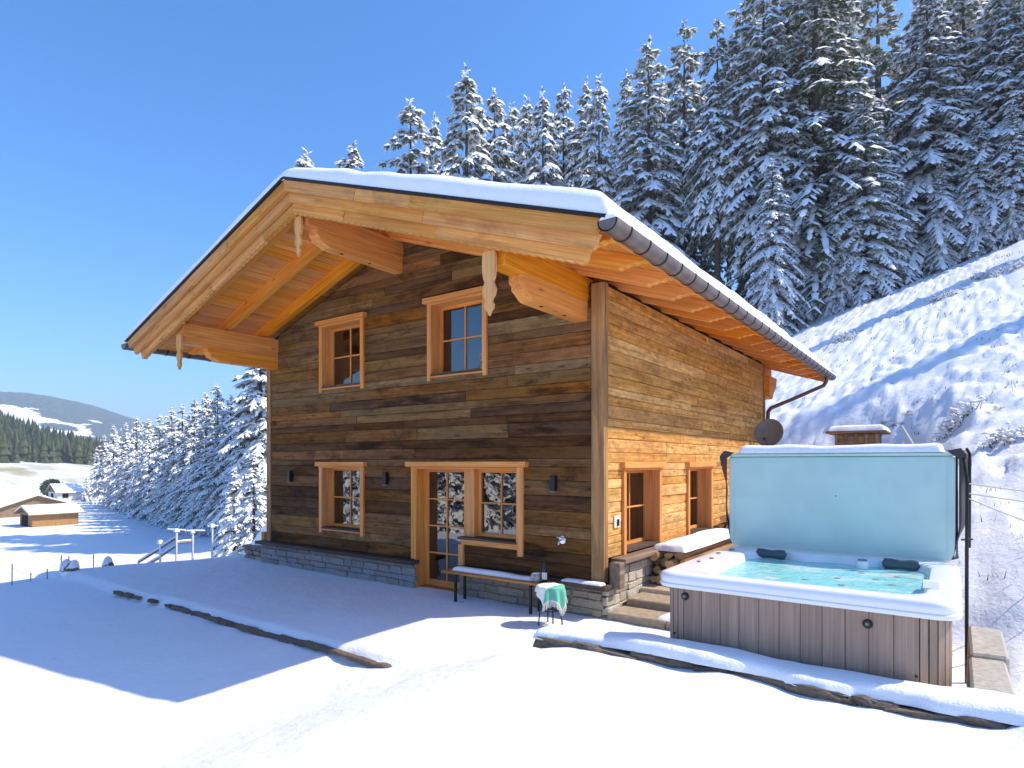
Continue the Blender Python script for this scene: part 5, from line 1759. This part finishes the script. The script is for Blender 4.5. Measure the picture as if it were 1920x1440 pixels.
# ------------------------------------------------------------------ valley side: fence, posts, boulders, barns
def seg_post(mb, x, y, h, r_=.05):
    g = gz(x, y)
    mb.tube([(x, y, g - .2), (x, y, g + h)], r_, 7)
    return g + h
fn_ = thing('snowy_fence', 'snow-laden wooden rail fence going down beyond the terrace crest', 'fence', (-17.5, 8.6, gz(-17.5, 8.6)))
fp = [(-18.35, 8.28, -.05), (-17.97, 8.55, .28), (-17.93, 8.99, .21), (-17.6, 9.39, .36)]
for (x, y, zt_) in fp:
    MB().tube([(x + .03, y - .012, gz(x, y) - .3), (x + .028, y - .012, zt_ * .6 + gz(x, y) * .4), (x + .025, y - .01, zt_)], [.026, .020, .030], 8).build('drift_snow', 'cap_snow', fn_, 60)
    MB().tube([(x, y, gz(x, y) - .3), (x, y, zt_)], .030, 8).build('post', 'grey_wood', fn_, 60)
    snow_pad(x - .075, x + .075, y - .075, y + .075, zt_ - .005, .09, int(abs(x) * 100), 8, 8, 'post_snow', fn_, wob=.01, rr=.06)
def rail(p, q_, r_=.03):
    p, q_ = Vector(p), Vector(q_)
    MB().tube([p, q_], r_, 7).build('rail', 'grey_wood', fn_, 60)
    r_ += .004
    MB().tube([p + Vector((0, 0, r_ + .012)), p.lerp(q_, .5) + Vector((0, 0, r_ + .02)), q_ + Vector((0, 0, r_ + .012))], .028, 7).build('rail_snow', 'cap_snow', fn_, 60)
rail((-18.95, 7.95, -.62), fp[0][:2] + (-.22,))
rail((-18.95, 7.95, -.85), fp[0][:2] + (-.46,))
rail(fp[0][:2] + (-.20,), fp[1][:2] + (.10,))
rail(fp[0][:2] + (-.44,), fp[1][:2] + (-.12,))
rail((-18.2, 8.42, .30), (-17.80, 8.72, .27), .022)
rail((-18.0, 8.85, .23), (-17.72, 9.25, .22), .022)
rail(fp[1][:2] + (-.05,), fp[2][:2] + (-.05,))
rail((-17.66, 9.3, .34), (-17.5, 9.5, .35), .022)
# thin stakes with wire along the crest
stakes = [(-14.85, 3.96, .42), (-15.0, 4.30, .18), (-15.15, 4.62, .22), (-15.35, 4.93, .33), (-15.3, 5.05, .30), (-15.6, 5.62, .30)]
tops = []
for k, (x, y, h) in enumerate(stakes):
    g = gz(x, y)
    o = MB().tube([(x, y, g - .2), (x + .01, y, g + h)], .011, 6).build('fence_stake', 'grey_wood', None, 60, origin=(x, y, g))
    tag(o, f'thin fence stake, {ORD[k]} from the left on the snowy crest', 'stake', 'thin stakes along the crest')
    tops.append(Vector((x, y, g + h * .8)))
wr = MB()
for a_, b_ in zip(tops[:-1], tops[1:]):
    wr.tube([a_, a_.lerp(b_, .5) - Vector((0, 0, .04)), b_], .0035, 4)
tag(wr.build('fence_wire', 'rope', None, 60), 'sagging wire strung between the thin stakes on the crest', 'wire')
def boulder(x, y, r_, label, seed):
    g = gz(x, y)
    t = thing('boulder', label, 'boulder', (x, y, g), 'snow-capped boulders on the crest')
    b0 = bmesh.new()
    bmesh.ops.create_icosphere(b0, subdivisions=3, radius=1)
    vs = []
    for v_ in b0.verts:
        n = .25 * float(fbm(np.array(v_.co.x * 1.6 + seed), np.array(v_.co.y * 1.6 + v_.co.z), 3, seed))
        vs.append((x + v_.co.x * r_ * (1.3 + n), y + v_.co.y * r_ * (1 + n), g + r_ * .25 + v_.co.z * r_ * (.75 + n)))
    fs = [tuple(v_.index for v_ in f.verts) for f in b0.faces]
    b0.free()
    MB().add(vs, fs).build('rock', 'stone_dark', t, 'all')
    MB().add([(p[0], p[1], p[2] + .045 * (1 + 1.5 * math.sin(p[0] * 23 + p[1] * 17)) if p[2] > g + r_ * (.30 + .25 * math.sin(p[0] * 31)) else p[2] - .3 * r_) for p in vs], fs).build('snow', 'cap_snow', t, 'all')
boulder(-14.95, 4.95, .16, 'wide snow-capped boulder on the terrace crest', 3)
boulder(-15.45, 5.85, .11, 'small snow-capped boulder on the terrace crest', 7)
# low stone planter at the far corner of the chalet
pt_ = thing('stone_planter', 'low stone planter with wooden rim at the far chalet corner', 'planter', (-13.1, 8.2, 0))
MB().box(-13.47, -12.72, 8.03, 8.72, -.2, .26).build('core', 'mortar', pt_)
v_ = -.12
while v_ < .24:
    u_ = -13.50
    while u_ < -12.72:
        l = rs.uniform(.14, .3)
        put_stone('stone_tan', pt_, u_, min(u_ + l - .01, -12.70), 7.96, 8.06, v_, v_ + .105, rs)
        u_ += l
    v_ += .115
MB().cbox(-13.54, -12.70, 7.94, 8.12, .265, .31, .008).build('rim', 'ledge_side', pt_)
MB().cbox(-13.18, -13.08, 8.2, 8.3, .2, .62, .008).build('post', 'trim_z', pt_)
snow_pad(-13.45, -12.72, 8.13, 8.72, .25, .08, 91, 20, 20, 'snow', pt_, wob=.02, rr=.1)

def barn(name, label, x0, x1, y0, y1, zg, ze, zr, axis, wall, cat='barn', snow_t=.25, win=()):
    t = thing(name, label, cat, ((x0 + x1) / 2, (y0 + y1) / 2, zg))
    ov = .6
    MB().box(x0, x1, y0, y1, zg - 1, ze).build('wall', wall, t)
    if axis == 'y':
        xm = (x0 + x1) / 2
        fn = lambda p, q_, w: (p, w, q_)
        g_ = [(x0, ze), (x1, ze), (xm, zr)]
        a, b = y0, y1
        sl = [[(x0 - ov, ze - ov * (zr - ze) / (xm - x0)), (xm, zr)], [(x1 + ov, ze - ov * (zr - ze) / (xm - x0)), (xm, zr)]]
    else:
        ym = (y0 + y1) / 2
        fn = lambda p, q_, w: (w, p, q_)
        g_ = [(y0, ze), (y1, ze), (ym, zr)]
        a, b = x0, x1
        sl = [[(y0 - ov, ze - ov * (zr - ze) / (ym - y0)), (ym, zr)], [(y1 + ov, ze - ov * (zr - ze) / (ym - y0)), (ym, zr)]]
    MB().prism(g_, fn, a, b).build('gable', 'hut_wood', t)
    for s_ in sl:
        (p, z0), (q_, z1) = s_
        MB().prism([(p, z0 + .02), (q_, z1 + .02), (q_, z1 + .16), (p, z0 + .16)], fn, a - ov, b + ov).build('roof_slope', 'hut_wood', t)
        MB().prism([(p, z0 + .165), (q_, z1 + .165), (q_, z1 + .165 + snow_t), (p * .98 + q_ * .02, z0 + .165 + snow_t * .8)], fn, a - ov * .9, b + ov * .9).build('roof_snow', 'roof_snow', t)
    for w_ in win:
        MB().box(*w_).build('opening', 'room_shade', t)
    return t
barn('field_barn', 'small golden wooden barn with snowy roof on the valley field', -111.6, -106.5, 30.7, 36.4, -7.0, -5.15, -4.35, 'y', 'barn_wood', win=[(-110.6, -108.2, 30.62, 30.68, -7, -5.4)])
barn('large_barn', 'larger snowy-roofed barn behind the small golden barn', -146, -128.5, 32.0, 43.5, -7.0, -5.6, -3.6, 'x', 'hut_wood')
barn('farmhouse', 'distant pale farmhouse with snowy roof beside the single small spruce', -179.5, -173.5, 55.0, 60.0, gz(-176, 57), -4.9, -3.3, 'y', 'white_wall', 'house', win=[(-173.47, -173.42, 56.0, 57.2, -6.3, -5.2), (-177.5, -176.2, 54.92, 54.98, -6.3, -5.2)])
# round bare tree by the farmhouse
rbx, rby = -191.5, 59.5
rbg = gz(rbx, rby)
rb_ = thing('round_tree', 'round grey-green leafy tree near the distant farmhouse', 'tree', (rbx, rby, rbg))
MB().tube([(rbx, rby, rbg - .5), (rbx, rby, rbg + 3)], [.25, .12], 8).build('trunk', 'trunk_bark', rb_)
cr = MB()
rq = random.Random(6)
for k in range(1300):
    d_ = Vector((rq.gauss(0, 1), rq.gauss(0, 1), rq.gauss(0, 1))).normalized()
    c_ = Vector((rbx, rby, rbg + 2.6)) + Vector((d_.x * 2.5, d_.y * 2.5, d_.z * 2.2)) * rq.uniform(.55, 1.05)
    a_ = Vector((rq.uniform(-1, 1), rq.uniform(-1, 1), rq.uniform(-1, 1))).normalized() * .28
    b_ = a_.orthogonal().normalized() * .28
    cr.add([c_ - a_, c_ + b_, c_ + a_, c_ - b_], [(0, 1, 2, 3)])
cr.build('crown', 'leaf_green', rb_, fix=False)

# ------------------------------------------------------------------ far slope forest, mountain
HAZE = 0.0004
def cone_forest(pts, name, mat, label, seed):
    rg_ = random.Random(seed)
    mb = MB()
    for x, y, z, h in pts:
        n = 7
        r0 = h * rg_.uniform(.17, .24)
        for k in range(4):
            zb, zt_ = z + h * (.06 + .22 * k), z + h * min(1.0, .42 + .22 * k)
            rr_ = r0 * (1 - .23 * k)
            ph = rg_.uniform(0, 6)
            ring = [(x + rr_ * rg_.uniform(.75, 1.2) * math.cos(ph + 6.283 * i / n), y + rr_ * rg_.uniform(.75, 1.2) * math.sin(ph + 6.283 * i / n), zb - rg_.uniform(0, .05) * h) for i in range(n)]
            mb.add(ring + [(x, y, zt_)], [(i, (i + 1) % n, n) for i in range(n)], 0 if rg_.random() < .8 else 1)
    o = mb.build(name, [mat, 'needle_light'], None, fix=False)
    return tag(o, label, 'forest', kind='stuff')
rf = np.random.default_rng(12)
fx = rf.uniform(-760, -372, 4200)
fy = rf.uniform(40, 330, 4200)
edge_ = -388 - 26 * fbm(fy * .02, fy * 0, 3, 9)
ok = fx < edge_
fx, fy = fx[ok], fy[ok]
fzv = ground_h(fx, fy)
cone_forest([(x, y, z - .5, rf.uniform(9, 17)) for x, y, z in zip(fx, fy, fzv)], 'forest', 'needle_far', 'dark green conifer forest covering the slope across the valley', 3)

# wood standing behind the viewer, which the panes of the gable windows mirror
pv, pf, pm = [], [], []
rq = random.Random(14)
for k in range(26):
    x, y = rq.uniform(-62, 2), rq.uniform(-46, -24)
    h = rq.uniform(13, 21)
    g = gz(x, y)
    s, a_ = h / 20, rq.uniform(0, 6.28)
    for mi, me_ in enumerate(PROTO['far_a' if k % 2 else 'far_b']):
        o_ = len(pv)
        ca, sa = math.cos(a_) * s * 1.25, math.sin(a_) * s * 1.25
        pv.extend([(x + v_.co.x * ca - v_.co.y * sa, y + v_.co.x * sa + v_.co.y * ca, g + v_.co.z * s) for v_ in me_.vertices])
        fs_ = [tuple(i + o_ for i in p.vertices) for p in me_.polygons]
        pf.extend(fs_)
        pm.extend([mi] * len(fs_))
wmb = MB()
wmb.v, wmb.f, wmb.m = pv, pf, pm
tag(wmb.build('woods', ['trunk_bark', 'needles', 'tree_snow'], None, fix=False), 'snowy spruce wood mirrored in the gable window panes', 'forest', kind='stuff')

# mountain across the valley
def mountain():
    yaw = R(35.848)
    fwd, rgt = (-math.sin(yaw), math.cos(yaw)), (math.cos(yaw), math.sin(yaw))
    S = np.linspace(-2300, -300, 340)
    D = np.concatenate([np.linspace(950, 1750, 150), np.linspace(1765, 2300, 30)])
    px = [-2300, -1760, -1502, -1408, -1314, -1220, -1135, -1030, -900, -700, -300]
    pz = [150, 205, 194, 202, 184, 152, 122, 92, 62, 30, 0]
    SS, DD = np.meshgrid(S, D)
    prof = np.interp(SS, px, pz)
    prof = prof + 5 * fbm(SS * .004, DD * .0, 3, 2)
    up = sst(930, 1790, DD) ** .8
    Z = -9 + (prof + 11) * up * (1 - .35 * sst(1820, 2300, DD))
    Z = Z + up * (26 * fbm(SS * .0035, DD * .0035, 4, 4) * (1 - sst(1500, 1790, DD) * .75) + 3.2 * fbm(SS * .06, DD * .06, 2, 9))
    X = SS * rgt[0] + DD * fwd[0]
    Y = SS * rgt[1] + DD * fwd[1]
    nr, nc = Z.shape
    vs = [tuple(p) for p in np.stack([X.ravel(), Y.ravel(), Z.ravel()], 1)]
    mb = MB()
    fs, mi = [], []
    # snowy clearing below the summit
    U = (SS / DD) * 1149 + 960
    Vv = 867 - (Z - 2.25) / DD * 1149
    n1 = fbm(SS * .016, DD * .016, 4, 22)
    n2 = fbm(SS * .05, DD * .05, 3, 23)
    hgt = Z / np.maximum(prof, 1)
    mid = .73 + .00010 * (SS + 1130) + .06 * n1
    wid = (.125 + .14 * n1 + .06 * n2) * sst(-985, -1110, SS)
    clr = np.abs(hgt - mid) < wid
    clr &= ~(((SS + 1105) / 42) ** 2 + ((hgt - .78) / .05) ** 2 < 1)
    for j in range(nr - 1):
        for i in range(nc - 1):
            fs.append((j * nc + i, j * nc + i + 1, (j + 1) * nc + i + 1, (j + 1) * nc + i))
            mi.append(1 if clr[j, i] else 0)
    mb.v, mb.f, mb.m = vs, fs, mi
    return mb
def mountain_mat():
    m, nt, out = new_mat('mountain_forest')
    geo = N(nt, 'ShaderNodeNewGeometry')
    v = geo.outputs['Position']
    f = noise(nt, v, .09, 4, .7)
    f2 = noise(nt, v, .012, 4, .6)
    c = ramp(nt, f, [(.35, (.030, .052, .055)), (.55, (.065, .095, .100)), (.72, (.24, .28, .30))])
    c = mix(nt, ramp(nt, f2, [(.4, g3(0)), (.7, g3(.5))]), c, (.085, .11, .105))
    principled(nt, out, c, .9, .1, normal=bump(nt, f, 1.0, 6.0))
mountain_mat()
tag(mountain().build('mountain', ['mountain_forest', 'roof_snow'], None, 'all', fix=False), kind='structure', label='distant blue wooded mountain with a snowy clearing')

# the air of the valley
hz = bpy.data.materials.new('haze')
hz.use_nodes = True
nt = hz.node_tree
nt.nodes.clear()
ho = nt.nodes.new('ShaderNodeOutputMaterial')
pvn = nt.nodes.new('ShaderNodeVolumePrincipled')
pvn.inputs['Color'].default_value = (.70, .87, 1.0, 1)
pvn.inputs['Density'].default_value = HAZE
pvn.inputs['Anisotropy'].default_value = 0.0
nt.links.new(pvn.outputs[0], ho.inputs['Volume'])
MATS['haze'] = hz
tag(MB().box(-3050, 1550, -1550, 3050, -12, 235).build('haze', 'haze', None), 'thin bluish winter haze over the valley', 'haze', kind='stuff')
